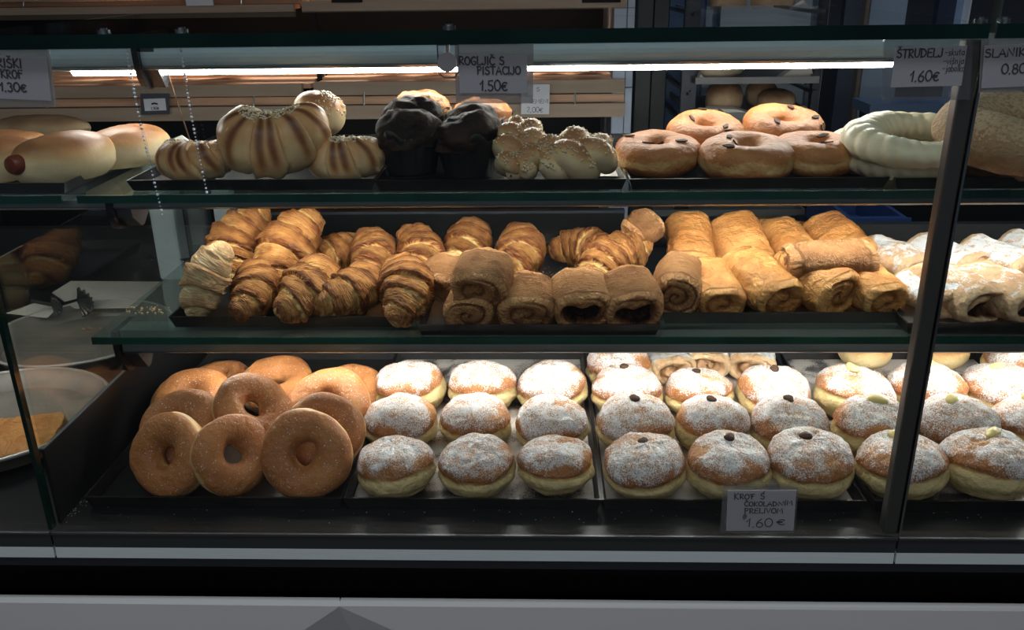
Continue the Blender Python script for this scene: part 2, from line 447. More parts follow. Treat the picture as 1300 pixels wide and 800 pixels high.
# shelves
def shelf(x0, x1, yf, yb, z, rail_x0, light=True, nm='glass_shelf'):
    s = part(MB().box(x0, x1, yf + .001, yb, z - .008, z), nm, M['shelfglass'])
    part(MB().box(x0, x1, yf - .001, yf + .0012, z - .0085, z + .0003), 'shelf_edge', M['greenl'], s)
    return s
def rail(x0, x1, y, z0, z1, mat, ledw=.010):
    # hollow profile: front face, lip, lamp slot facing down and back
    r = part(MB().prism([(y, z1), (y, z0 + .003), (y + .004, z0), (y + .016, z0 + .003), (y + .03, z1 - .002), (y + .03, z1)], x0, x1), 'shelf_rail', mat)
    part(MB().prism([(y - .001, z0 + .0035), (y - .001, z0 + .002), (y + .003, z0 - .001), (y + .004, z0)], x0, x1), 'rail_lip', M['alu'], r)
    return r
def led(x0, x1, a, b, parent):     # a,b = (y,z) corners of the lamp face
    d = Vector((0, b[0] - a[0], b[1] - a[1])); n = Vector((0, -d.z, d.y)).normalized() * .002
    mb = MB(); P0 = Vector((x0, *a)); P1 = Vector((x1, *a))
    mb.poly([P0, P1, P1 + d, P0 + d], n)
    return part(mb, 'lamp_strip', M['led'], parent)
ZT = -.238; ZM = -.405; ZD = -.5755
shelf(XL, XR + .55, .985, 1.33, ZT, 0); shelf(XW, XL - .018, .985, 1.33, ZT, 0)
shelf(XL, XE, .955, 1.34, ZM, 0)
r1 = rail(XW, XE, 1.0, W(650, 263, 1.0).z, ZT - .009, M['rail'])
r2 = rail(XL + .012, XE, 1.0, W(650, 448.5, 1.0).z, ZM - .009, M['rail'])
z1 = W(650, 263, 1.0).z; z2 = W(650, 448.5, 1.0).z
led(XW, XL - .03, (1.026, z1 + .0008), (1.033, z1 + .0088), r1); led(XL + .10, XE, (1.026, z1 + .0008), (1.033, z1 + .0088), r1)
led(XL + .09, XE, (1.026, z2 + .0008), (1.033, z2 + .0088), r2)
# top lamp rail
RY = 1.17
zt0 = W(650, 84, RY).z; zt1 = W(650, 52, RY).z
prof = [(RY, zt1)]
for k in range(7):
    a = k / 6 * math.pi / 2
    prof.append((RY - .006 * math.cos(a) * 0 - .004 * math.sin(a * 2), zt1 + (zt0 - zt1) * k / 6))
prof += [(RY + .012, zt0 - .002), (RY + .045, zt0 + .01), (RY + .045, zt1)]
r3 = part(MB().prism(prof, XW, XE), 'lamp_rail', M['railtop'])
part(MB().prism([(RY - .003, zt0 + .0055), (RY - .006, zt0 + .0035), (RY - .003, zt0 + .001), (RY, zt0 + .002)], XW, XE), 'rail_lip', M['alu'], r3)
za = W(650, 90.5, RY + .014).z
led(XL - .08, W(1138, 82, RY).x, (RY + .006, zt0 - .001), (RY + .014, za), r3)
# brackets: rounded black cheeks with grey webs that carry the rails
def bracket(x, y, ztop, zbot, mat_web=None):
    n = 10; h = ztop - zbot
    prof = [(y + .05, ztop)]
    prof.append((y - .004, ztop))
    for k in range(n + 1):
        a = k / n
        prof.append((y - .004 + .030 * a ** 2.2, ztop - h * (.3 + .7 * math.sin(a * math.pi / 2))))
    prof.append((y + .034, zbot + .003)); prof.append((y + .05, zbot + .018))
    b = part(MB().prism(prof, x - .004, x + .004), 'bracket', M['plastic'])
    web = [(q[0] + .003, q[1]) for q in prof]
    mb = MB().prism([(y + .004, ztop), (y + .006, ztop - h * .55), (y + .026, zbot + .002), (y + .034, zbot + .002), (y + .06, ztop - h * .45), (y + .06, ztop)], x + .0035, x + .022)
    part(mb, 'bracket_web', M['bracket'], b)
    return b
bracket(XL + .018, RY - .008, -.068, W(185, 113, RY + .02).z)
bracket(XL + .03, 1.0, ZT - .010, W(160, 290, 1.02).z)
bracket(XL + .006, 1.0, ZM - .010, W(158, 470, 1.02).z)
# rear uprights of the case behind the croissants
M['upr'] = pm('rear_upright_grey', (.27, .32, .35), .5, .2)
q0 = S(212, 339, ZD + .17)
part(MB().box(W(199, 335, 1.36).x, W(231, 335, 1.36).x, 1.36, 1.40, ZM - .068, ZT - .01), 'rear_upright', M['upr'], bevel=.006)
part(MB().box(W(275, 300, 1.38).x, W(297, 300, 1.38).x, 1.38, 1.41, -.575, ZT - .01), 'rear_upright', M['upr'], bevel=.003)
# thin rod modelled for a streak of reflection, lamp rail to top shelf
ra = W(213, 93, 1.18); rb = S(244, 187, ZT + .012)
part(MB().tube([ra, ra.lerp(rb, .5), rb], .0011, 6), 'reflection_rod', pm('rod_brown', (.16, .10, .07), .4))
# screws that clamp the top glass
for (px, py) in ((132, 43), (231, 42), (570, 38), (1245, 24), (1275, 27)):
    c = W(px, py, GY + .012); c.z = -.047
    mb = MB().disc(c, .006, (0, 0, 1), .003, 20).disc(c + Vector((0, 0, .003)), .0035, (0, 0, 1), .0015, 12)
    part(mb, 'glass_clamp', M['chrome'])

# ------------------------------------------------------------------ trays
def tray(px0, px1, py, zr, dep, label, surf, h=.017, mat='tray', x0=None, x1=None, group=None, floor_mat=None, y0=None):
    a = S(px0, py, zr); b = S(px1, py, zr)
    xa = a.x if x0 is None else x0; xb = b.x if x1 is None else x1
    y0 = (a.y + b.y) / 2 if y0 is None else y0
    y1 = y0 + dep; z0 = surf + .0006
    TRAYS.append((xa, xb, y0, surf, zr))
    o = empty('baking_tray', (((xa + xb) / 2), (y0 + y1) / 2, CZ + z0), label, 'tray', group)
    off = Vector(o.location) - UP
    t_ = .0012; fl = .005
    mb = MB(); mb.off = off
    ti = .004     # walls lean out
    def ring(i, zz): return [Vector((xa + i, y0 + i, zz)), Vector((xb - i, y0 + i, zz)), Vector((xb - i, y1 - i, zz)), Vector((xa + i, y1 - i, zz))]
    rings = [ring(ti, z0), ring(0, zr - .002), ring(-.0008, zr), ring(.0015, zr), ring(.0018, zr - .002), ring(ti + .001, z0 + .0015)]
    for r in rings: mb.v += r
    for k in range(len(rings) - 1):
        for i in range(4):
            j = (i + 1) % 4
            mb.f.append((k * 4 + i, k * 4 + j, k * 4 + 4 + j, k * 4 + 4 + i))
    mb.f.append((3, 2, 1, 0))
    mb.build('tray_body', M[mat], o)
    m2 = MB(); m2.off = off
    m2.box(xa + ti + .002, xb - ti - .002, y0 + ti + .002, y1 - ti - .002, z0 + .0016, z0 + .0022)
    m2.build('tray_floor', M[floor_mat or mat], o)
    return o
def sugar_floor(name, base, amt, dark=(.02, .02, .022), white=(.72, .70, .68)):
    m, nt, b = new_mat(name); N = nt.nodes; L = nt.links
    tc = N.new('ShaderNodeTexCoord')
    n1 = N.new('ShaderNodeTexNoise'); n1.inputs['Scale'].default_value = 11; n1.inputs['Detail'].default_value = 6; n1.inputs['Distortion'].default_value = 1.6; L.new(tc.outputs['Object'], n1.inputs[0])
    n2 = N.new('ShaderNodeTexNoise'); n2.inputs['Scale'].default_value = 500; L.new(tc.outputs['Object'], n2.inputs[0])
    a = N.new('ShaderNodeMath'); a.operation = 'MULTIPLY_ADD'; a.inputs[1].default_value = .35; L.new(n2.outputs[0], a.inputs[0]); L.new(n1.outputs[0], a.inputs[2])
    r = N.new('ShaderNodeValToRGB'); L.new(a.outputs[0], r.inputs[0]); e = r.color_ramp.elements
    e[0].position = .67 - amt; e[0].color = (*dark, 1); e[1].position = .80 - amt; e[1].color = (*white, 1)
    L.new(r.outputs[0], b.inputs['Base Color']); b.inputs['Roughness'].default_value = .3
    return m
M['fsugar'] = sugar_floor('tray_floor_sugared', 0, .10, dark=(.05, .045, .045), white=(.62, .56, .52))
M['fsugar2'] = sugar_floor('tray_floor_lightly_sugared', 0, -.05, white=(.3, .29, .28))
M['fpaper'] = pm('tray_floor_paper', (.55, .50, .46), .5, var=.12, vscale=14, bump=.0006)
zrb = ZD + .017
seam = [S(434, 634, zrb).x, S(764, 634, zrb).x, S(1103, 634, zrb).x]
yb = S(764, 634, zrb).y
x1 = seam
tray(0, 0, 634, zrb, .42, 'black baking tray holding the piled ring doughnuts, bottom shelf left', ZD, x0=x1[0] - .300, x1=x1[0] - .0015, y0=yb)
tray(0, 0, 634, zrb, .42, 'black baking tray under three rows of plain sugared doughnuts', ZD, x0=x1[0] + .0015, x1=x1[1] - .001, y0=yb, floor_mat='fsugar')
tray(0, 0, 634, zrb, .42, 'black baking tray under the doughnuts topped with chocolate dots', ZD, x0=x1[1] + .001, x1=x1[2] - .004, y0=yb, floor_mat='fpaper')
tray(0, 0, 634, zrb, .42, 'black baking tray under the doughnuts topped with yellow cream', ZD, x0=x1[2] + .006, x1=x1[2] + .312, y0=yb, floor_mat='fsugar')
tray(0, 0, 634, zrb, .42, 'black baking tray at bottom right edge, partly out of view', ZD, x0=x1[2] + .318, x1=x1[2] + .60, y0=yb, floor_mat='fsugar2')
tray(215, 521, 402, ZM + .016, .33, 'black baking tray holding the croissants, middle shelf left', ZM, h=.016)
tray(530, 838, 412, ZM + .016, .33, 'steel-floored baking tray with croissants and short pastry rolls', ZM, floor_mat='traygrey')
tray(841, 1148, 397, ZM + .016, .33, 'black baking tray under the golden long pastry rolls', ZM)
tray(1152, 1460, 410, ZM + .016, .33, 'baking tray lined with paper under the powdered strudels', ZM, floor_mat='fpaper')
tray(163, 474, 228, ZT + .014, .30, 'black baking tray under the ridged seeded buns, top shelf', ZT)
tray(477, 795, 228, ZT + .014, .30, 'baking tray under the dark muffins and sesame plaits', ZT)
tray(799, 1131, 226, ZT + .014, .30, 'black baking tray under the doughnuts with dark flakes', ZT)
tray(1136, 1440, 225, ZT + .014, .30, 'grey baking tray under the pale twisted ring and sesame rings', ZT)
tray(0, 0, 232, ZT + .014, .27, 'grey baking tray under the sausage buns, top left', ZT, x0=-.90, x1=S(94, 232, ZT + .014).x - .012, y0=S(94, 232, ZT + .014).y, mat='traygrey', floor_mat='fpaper')
# ------------------------------------------------------------------ bakery goods: crust materials
def ss(a, b, x):
    t = np.clip((x - a) / (b - a), 0, 1); return t * t * (3 - 2 * t)
M['krof'] = dough('doughnut_crust', [(0, (.16, .05, .018)), (.25, (.36, .13, .04)), (.5, (.66, .34, .12)), (.72, (.66, .47, .19)), (1, (.70, .56, .29))],
                  rough=.5, bump=.004, bscale=110, vary=.10, grain=(.5, .9), sugar_gain=2.2, fine=620)
M['ring'] = dough('ring_doughnut_crust', [(0, (.22, .07, .02)), (.3, (.42, .155, .05)), (.5, (.56, .24, .08)), (.75, (.80, .52, .23)), (1, (.85, .66, .36))],
                  rough=.5, bump=.002, bscale=140, vary=.22, vscale=28, grain=(.15, .75), sugar_gain=9, fine=480)
M['cro'] = dough('croissant_crust', [(0, (.10, .03, .01)), (.2, (.26, .085, .025)), (.42, (.56, .25, .075)), (.65, (.80, .47, .18)), (.85, (.78, .62, .26)), (1, (.72, .66, .30))],
                 rough=.40, bump=.006, bscale=110, vary=.20, vscale=40, grain=None, wrap=(34, 3, 1.3, .55))
M['crop'] = dough('pale_croissant_crust', [(0, (.25, .13, .06)), (.25, (.48, .28, .13)), (.5, (.66, .48, .26)), (.8, (.70, .62, .36)), (1, (.66, .64, .38))],
                  rough=.45, bump=.0022, bscale=110, vary=.16, vscale=45, grain=None, wrap=(42, 5, 1.3, .35))
M['roll'] = dough('flaky_roll_crust', [(0, (.02, .010, .008)), (.15, (.16, .07, .035)), (.35, (.36, .16, .065)), (.55, (.54, .28, .12)), (.8, (.80, .58, .30)), (1, (.85, .70, .42))],
                  rough=.6, spec=.2, bump=.006, bscale=130, vary=.2, vscale=30, grain=None, wrap=(14, 8, 1.0, .35))
M['rolll'] = dough('golden_roll_crust', [(0, (.05, .02, .01)), (.15, (.24, .09, .03)), (.35, (.50, .20, .055)), (.55, (.70, .35, .11)), (.8, (.85, .60, .28)), (1, (.88, .70, .42))],
                  rough=.40, bump=.004, bscale=90, vary=.2, vscale=22, grain=None, wrap=(5, 5, .8, .3))
M['strud'] = dough('powdered_strudel_crust', [(0, (.03, .012, .01)), (.15, (.20, .09, .04)), (.35, (.55, .32, .17)), (.6, (.76, .55, .33)), (1, (.85, .72, .5))],
                   rough=.7, bump=.006, bscale=85, vary=.15, vscale=40, grain=(.9, .45), sugar_gain=3.2, fine=500)
M['bun'] = dough('soft_bun_crust', [(0, (.13, .045, .02)), (.25, (.30, .12, .05)), (.5, (.60, .32, .14)), (.75, (.78, .57, .32)), (1, (.84, .72, .48))],
                 rough=.42, bump=.0004, bscale=160, vary=.10, vscale=22, grain=None)
M['white_dough'] = dough('pale_pastry_crust', [(0, (.50, .30, .15)), (.3, (.72, .52, .30)), (.6, (.80, .66, .43)), (1, (.82, .74, .54))],
                 rough=.42, bump=.0005, bscale=160, vary=.10, vscale=22, grain=None)
M['sesring'] = dough('seeded_ring_crust', [(0, (.08, .035, .018)), (.3, (.18, .085, .04)), (.6, (.30, .17, .085)), (1, (.42, .28, .16))],
                 rough=.7, bump=.003, bscale=260, vary=.25, vscale=120, grain=(.3, .8), sugar_gain=5, sugar_col=(.50, .36, .22), fine=260)
M['seed'] = pm('sesame_seed', (.78, .66, .48), .5, var=.15)
M['choc'] = pm('chocolate_dot', (.07, .036, .024), .65, spec=.2)
M['cream'] = pm('yellow_cream', (.80, .66, .26), .35)
M['sausage'] = pm('sausage', (.20, .045, .025), .35, bump=.001, bscale=120)
M['muff'] = dough('dark_muffin_crust', [(0, (.012, .008, .007)), (.5, (.028, .018, .014)), (1, (.06, .03, .02))], spec=.15, rough=.7, bump=.003, bscale=90, grain=None)
M['muffo'] = dough('brown_muffin_crust', [(0, (.12, .04, .015)), (.5, (.32, .12, .045)), (1, (.55, .26, .10))], rough=.5, bump=.003, bscale=110, grain=None)
M['wrapper'] = pm('black_muffin_paper', (.012, .010, .009), .55)
M['loaf'] = dough('loaf_crust', [(0, (.10, .05, .03)), (.5, (.34, .19, .10)), (1, (.62, .45, .28))], rough=.65, bump=.002, bscale=60, grain=None)
M['loafp'] = dough('pale_loaf_crust', [(0, (.45, .28, .15)), (.5, (.66, .48, .30)), (1, (.80, .68, .50))], rough=.65, bump=.002, bscale=60, grain=None)

def krof_mesh(seed, tilt=0):
    nu, nv = 44, 60
    th = np.linspace(0.0001, math.pi - .0001, nu); ph = np.linspace(0, 2 * math.pi, nv, endpoint=False)
    T, Pp = np.meshgrid(th, ph, indexing='ij'); R, H = .050, .0345
    rnd = random.Random(seed)
    zn = np.sign(np.cos(T)) * np.abs(np.cos(T)) ** .92
    r = R * np.sin(T) ** .70
    e = .12 * np.sin(Pp + rnd.random() * 6) + .06 * np.sin(2 * Pp + rnd.random() * 6) + .06   # height of the seam wanders
    r = r * (1 - .055 * np.exp(-((zn - e + .02) / .07) ** 2) - .02 * np.exp(-((zn + .5) / .10) ** 2) + .03 * np.exp(-((zn + .27) / .15) ** 2))
    r = r * (1 + .02 * np.sin(2 * Pp + rnd.random() * 6) + .015 * np.sin(3 * Pp + rnd.random() * 6))
    z = H * zn; z = np.where(z < -.028, -.028 + (z + .028) * .3, z)
    P = np.stack([r * np.cos(Pp), r * np.sin(Pp), z], -1)
    P, d = displace(P, .0032, 22, seed); P, d2 = displace(P, .0016, 75, seed + 5, 4)
    # wrinkles on the dome
    d3 = vnoise(P, 45, seed + 9, 3); wr = np.abs(d3) ** .7
    P[..., 2] -= ss(.15, .6, zn) * (.0025 * np.exp(-(d3 / .09) ** 2))
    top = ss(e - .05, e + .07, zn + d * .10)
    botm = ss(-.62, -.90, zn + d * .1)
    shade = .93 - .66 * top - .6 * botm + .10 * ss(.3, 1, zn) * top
    sugar = ss(e + .12, e + .62, zn + d * .5 + d3 * .25) * .44 + top * .14
    P[..., 2] += .0285
    return grid_mesh('doughnut', P, M['krof'], False, True, shade, sugar)
def ring_mesh(seed, R=.0345, r=.0215, vz=.0195, mat='ring', sug=.22, pale=1.0):
    nu, nv = 72, 36
    a = np.linspace(0, 2 * math.pi, nu, endpoint=False); b = np.linspace(0, 2 * math.pi, nv, endpoint=False)
    A, B = np.meshgrid(a, b, indexing='ij'); rnd = random.Random(seed)
    rr = r * (1 + .06 * np.sin(A * 2 + rnd.random() * 6) + .04 * np.sin(3 * A + rnd.random() * 6))
    cb = np.cos(B); sb = np.sin(B)
    rad = R + rr * np.sign(cb) * np.abs(cb) ** .9
    z = vz * np.sign(sb) * np.abs(sb) ** .85
    rad = rad - .0010 * np.exp(-((z / .004) ** 2)) * (cb > 0)
    P = np.stack([rad * np.cos(A), rad * np.sin(A), z], -1)
    P, d = displace(P, .0020, 22, seed); P, _ = displace(P, .0005, 90, seed + 3, 3)
    band = np.exp(-((z + d * .006) / .0068) ** 4) * ss(-.2, .35, cb) * pale
    inner = np.exp(-((z) / .006) ** 2) * ss(-.3, -.9, cb) * .30
    sh = .33 + .5 * band + inner + .05 * d
    return grid_mesh('ring_doughnut', P, M[mat], True, True, sh, sug * np.ones_like(sh) * (1 - band))
def croissant_mesh(seed, L=.135, Rm=.034, arc=1.5, nl=2.5, step=.20, mat='cro', power=.62, tipr=.16, stripes=0, skew=.10, flat=.92, nu=170, fl=.0023):
    nv = 44; rnd = random.Random(seed)
    t = np.linspace(-1, 1, nu); ph = np.linspace(0, 2 * math.pi, nv, endpoint=False)
    T, Pp = np.meshgrid(t, ph, indexing='ij')
    base = Rm * (tipr + (1 - tipr) * np.clip(np.cos(T * math.pi / 2), 0, 1) ** power)
    ends = np.clip((1 - np.abs(T)) / .035, 0, 1) ** .5; base = base * ends
    k = np.abs(T + skew * np.sin(Pp + rnd.random() * 6) * (1 - np.abs(T)) + .02 * np.sin(3 * Pp + rnd.random() * 6)) * nl + .45
    f = k % 1.0
    lip = f ** 1.5 * (1 - ss(.93, 1, f) * 1)
    r = base * (1 + step * lip - step * .55 * np.exp(-(f / .10) ** 2))
    # centre line: arc in the xy plane
    rc = L / arc; an = T * arc / 2
    cx = rc * np.sin(an); cy = -rc * (1 - np.cos(an))       # tips bend towards -y
    nx = np.sin(an); ny = np.cos(an)
    co = np.cos(Pp); si = np.sin(Pp)
    P = np.stack([cx + nx * co * r, cy + ny * co * r, si * r * flat], -1)
    P, d = displace(P, .0036 if not stripes else .002, 28, seed); P, d2 = displace(P, fl, 85, seed + 5, 4)
    if stripes:
        sh = .74 - .46 * np.exp(-((f - .66) / .15) ** 2) * ss(-.65, .2, si + d * .5) - .26 * ss(-.1, .9, si) + .10 * d
        sh = sh + .1 * ss(0, -1, si)
    else:
        sh = .42 - .22 * ss(.4, .95, f) + .42 * np.exp(-(f / .09) ** 2) + .12 * d2 + .16 * ss(-.2, -.9, si) - .08 * ss(.8, 1, np.abs(T))
    uv = np.stack([T, Pp / (2 * math.pi) + .0 * T, T * 0], -1)
    # keep the seam of the wrap noise continuous
    uv[..., 1] = np.sin(Pp) * .35; uv[..., 2] = np.cos(Pp) * 1.5
    return grid_mesh('croissant', P, M[mat], False, True, sh, None, uv)
def roll_mesh(seed, a=.034, b=.027, L=.075, turns=2.0, groove=.010, n=2.6, mat='roll', fill=.0, sug=0, layers=1, bulge=.05, sharpend=.9, nu_s=26):
    nc, nv = 22, 72; rnd = random.Random(seed); ph0 = rnd.random() * 6
    ph = np.linspace(0, 2 * math.pi, nv, endpoint=False)
    rho_c = np.linspace(.0, 1, nc); rows = []; sh = []; su = []; W_ = []
    Rf = (np.abs(np.cos(ph) / a) ** n + np.abs(np.sin(ph) / b) ** n) ** (-1 / n)
    Rf = Rf * (1 + .03 * np.sin(2 * ph + ph0) + .02 * np.sin(3 * ph + ph0 * 2))
    hx, hz, hr = rnd.uniform(-.1, .1), -.15, .74
    def cap(sgn):
        out = []
        for rho in rho_c:
            s = rho * turns - sgn * (ph + ph0) / (2 * math.pi)
            fr = s % 1.0
            g = 1 - np.exp(-((np.minimum(fr, 1 - fr)) / .13) ** 2)
            g = np.maximum(g, ss(.78, .86, rho)) if rho < .86 else np.ones_like(ph)
            # opening where the filling shows, low in the end face
            qx = rho * np.cos(ph) - hx; qz = (rho * np.sin(ph) - hz) * 1.35
            hole = fill * (1 - ss(hr * .72, hr * 1.05, np.sqrt(qx ** 2 + qz ** 2) + .10 * np.sin(3 * ph + ph0)))
            rnd_ = .012 * max(0, (rho - .70) / .30) ** 2.2
            x = sgn * (L / 2 - groove * .55 * (1 - g) * (1 if rho > .02 else .5) - groove * .25 * (1 - ss(.5, .9, rho)) - hole * .016 - rnd_)
            shd = np.where(g > .5, .50 - .10 * (1 - ss(.5, .8, rho)), .22 + .25 * g)
            shd = shd * (1 - ss(.2, .6, hole)) + 0.02 * ss(.2, .6, hole)
            out.append((np.stack([x, rho * Rf * np.cos(ph), rho * Rf * np.sin(ph)], -1), shd, np.zeros(nv), np.stack([rho * np.ones_like(ph) * .3, np.sin(ph), np.cos(ph)], -1)))
        return out
    c = cap(-1)
    for q in c: rows.append(q)
    for i in range(1, nu_s):
        u = i / nu_s * 2 - 1
        k = 1 + bulge * (1 - u * u)
        x = u * (L / 2 - .0125)
        rows.append((np.stack([x * np.ones_like(ph), k * Rf * np.cos(ph), k * Rf * np.sin(ph)], -1), .42 * np.ones(nv), sug * ss(-.2, .5, np.sin(ph)), np.stack([u * np.ones_like(ph), np.sin(ph), np.cos(ph)], -1)))
    for q in reversed(cap(1)): rows.append(q)
    P = np.stack([r[0] for r in rows]); S_ = np.stack([r[1] for r in rows]); SU = np.stack([r[2] for r in rows]); UV = np.stack([r[3] for r in rows])
    P, d = displace(P, .0040, 20, seed); P, d2 = displace(P, .0018, 70, seed + 4, 4)
    S_ = S_ + .10 * d - .12 * ss(.2, 1, -d2)
    return grid_mesh('roll', P, M[mat], False, True, S_, SU, UV)
def bun_mesh(seed, ax=.06, ay=.035, az=.028, n=.85, mat='bun', pale=.35, dis=.002, top=.18):
    nu, nv = 40, 56
    th = np.linspace(.0001, math.pi - .0001, nu); ph = np.linspace(0, 2 * math.pi, nv, endpoint=False)
    T, Pp = np.meshgrid(th, ph, indexing='ij')
    st = np.sin(T) ** n; ct = np.sign(np.cos(T)) * np.abs(np.cos(T)) ** n
    P = np.stack([ax * st * np.cos(Pp), ay * st * np.sin(Pp), az * ct], -1)
    P[..., 2] = np.where(P[..., 2] < -az * .75, -az * .75 + (P[..., 2] + az * .75) * .3, P[..., 2])
    P, d = displace(P, dis, 20, seed); P, _ = displace(P, dis * .25, 80, seed + 3)
    sh = .92 - (.92 - top) * ss(-.1, .75, np.cos(T) + d * .2)
    P[..., 2] += az * .75
    return grid_mesh('bun', P, M[mat], False, True, sh, sh * 0)
def twist_ring_mesh(seed, R=.055, r=.026, vz=.02, ridges=26, tw=1.0, amp=.09, mat='white_dough', gap=.0):
    nu, nv = 180, 36
    a = np.linspace(0, 2 * math.pi, nu, endpoint=False); b = np.linspace(0, 2 * math.pi, nv, endpoint=False)
    A, B = np.meshgrid(a, b, indexing='ij')
    w_ = ridges * A + tw * B * 2 + .8 * np.sin(A * 3)
    rr = 1 + amp * (np.abs(np.sin(w_ / 2)) - .5)
    P = np.stack([(R + r * rr * np.cos(B)) * np.cos(A), (R + r * rr * np.cos(B)) * np.sin(A), vz * rr * np.sin(B)], -1)
    P, d = displace(P, .004, 14, seed); P, _ = displace(P, .0006, 80, seed + 3)
    sh = .80 + .25 * (np.abs(np.sin(w_ / 2)) - .6) + .1 * d
    return grid_mesh('twisted_ring', P, M[mat], True, True, sh, np.clip(ss(-.3, .8, np.sin(B)), 0, 1) * .55)
def braid_mesh(seed, L=.12, A_=.018, B_=.011, r0=.019, turns=1.25, strands=3, mat='bun'):
    V = []; Fq = []; SH = []; n0 = 0
    nu, nv = 70, 20
    for k in range(strands):
        t = np.linspace(0, 1, nu); phs = 2 * math.pi * k / strands
        env = np.sin(math.pi * (.10 + .80 * t)) ** .6
        x = (t - .5) * L; y = A_ * env * np.sin(2 * math.pi * turns * t + phs) * 1.1; z = B_ * env * np.sin(4 * math.pi * turns * t + 2 * phs)
        C_ = np.stack([x, y, z], -1); Tn = np.gradient(C_, axis=0); Tn /= np.linalg.norm(Tn, axis=1, keepdims=True)
        U = np.cross(Tn, [0, 0, 1.0]); U /= np.linalg.norm(U, axis=1, keepdims=True); Vv = np.cross(U, Tn)
        rr = r0 * env * np.clip(np.minimum(t, 1 - t) / .05, .03, 1) ** .5
        ph = np.linspace(0, 2 * math.pi, nv, endpoint=False)
        P = C_[:, None, :] + U[:, None, :] * (np.cos(ph)[None, :, None] * rr[:, None, None]) + Vv[:, None, :] * (np.sin(ph)[None, :, None] * rr[:, None, None])
        P, d = displace(P, .0012, 30, seed + k)
        V.append(P.reshape(-1, 3))
        crest = ss(.2, 1, np.sin(ph))[None, :] * np.ones((nu, 1))
        SH.append((.88 - .55 * crest * ss(-.6, .8, z / B_)[:, None]).ravel())
        for i in range(nu - 1):
            for j in range(nv):
                j2 = (j + 1) % nv
                Fq.append((n0 + i * nv + j, n0 + i * nv + j2, n0 + (i + 1) * nv + j2, n0 + (i + 1) * nv + j))
        n0 += nu * nv
    V = np.concatenate(V); me = bpy.data.meshes.new('plait'); me.from_pydata(V.tolist(), [], Fq)
    me.polygons.foreach_set('use_smooth', [True] * len(Fq)); me.materials.append(M[mat])
    if me.vertices[nv * 35].normal.dot(me.vertices[nv * 35].co - me.vertices[nv * 35 + nv // 2].co) < 0: me.flip_normals()
    a = me.attributes.new('shade', 'FLOAT', 'POINT'); a.data.foreach_set('value', np.concatenate(SH).astype(np.float32))
    return me
def seeds_mesh(me, n, cond, seed, size=.0026):
    rnd = random.Random(seed); vs = [(v.co.copy(), v.normal.copy()) for v in me.vertices if cond(v.co, v.normal)]
    V = []; Fc = []
    for _ in range(n):
        co, no = rnd.choice(vs); no = no.normalized()
        t = no.orthogonal().normalized(); t = Quaternion(no, rnd.random() * 6.28) @ t; b = no.cross(t)
        c = co + t * rnd.uniform(-.0015, .0015) + b * rnd.uniform(-.0015, .0015) + no * size * .12
        k = len(V); l = size * rnd.uniform(.8, 1.15)
        V += [c + t * l, c - t * l * .8, c + b * l * .45, c - b * l * .45, c + no * l * .4, c - no * l * .4]
        for q in ((0, 2, 4), (2, 1, 4), (1, 3, 4), (3, 0, 4), (2, 0, 5), (1, 2, 5), (3, 1, 5), (0, 3, 5)): Fc.append(tuple(k + i for i in q))
    m = bpy.data.meshes.new('sesame_seeds'); m.from_pydata([tuple(v) for v in V], [], Fc); m.materials.append(M['seed'])
    m.polygons.foreach_set('use_smooth', [True] * len(Fc))
    return m
def blob_mesh(name, seed, ax, ay, az, mat, dis=.25):
    nu, nv = 14, 18
    th = np.linspace(.001, math.pi - .001, nu); ph = np.linspace(0, 2 * math.pi, nv, endpoint=False)
    T, Pp = np.meshgrid(th, ph, indexing='ij')
    P = np.stack([ax * np.sin(T) * np.cos(Pp), ay * np.sin(T) * np.sin(Pp), az * np.cos(T)], -1)
    P, _ = displace(P, min(ax, ay) * dis, 1 / max(ax, ay) * .8, seed)
    return grid_mesh(name, P, M[mat], False, True)
def orient(d, up=(0, 0, 1)):
    x = Vector(d).normalized(); u = Vector(up); y = u.cross(x)
    if y.length < 1e-4: y = Vector((0, 1, 0)).cross(x)
    y.normalize(); z = x.cross(y)
    return Matrix((x, y, z)).transposed().to_4x4()
def put(me, name, pos, rot, scale, label, cat, group=None):
    o = bpy.data.objects.new(name, me); COL.objects.link(o)
    s = scale if hasattr(scale, '__len__') else (scale,) * 3
    o.matrix_world = Matrix.Translation(Vector(pos) + UP) @ rot @ Matrix.Diagonal((*s, 1))
    return tag(o, label, cat, group)
def child(me, name, parent, loc=(0, 0, 0), rot=None, kind=None, label=None):
    o = bpy.data.objects.new(name, me); COL.objects.link(o); o.parent = parent
    o.matrix_local = Matrix.Translation(Vector(loc)) @ (rot.to_4x4() if rot is not None else Matrix.Identity(4))
    return tag(o, label, kind=kind)
RZ = lambda a: Matrix.Rotation(a, 4, 'Z')

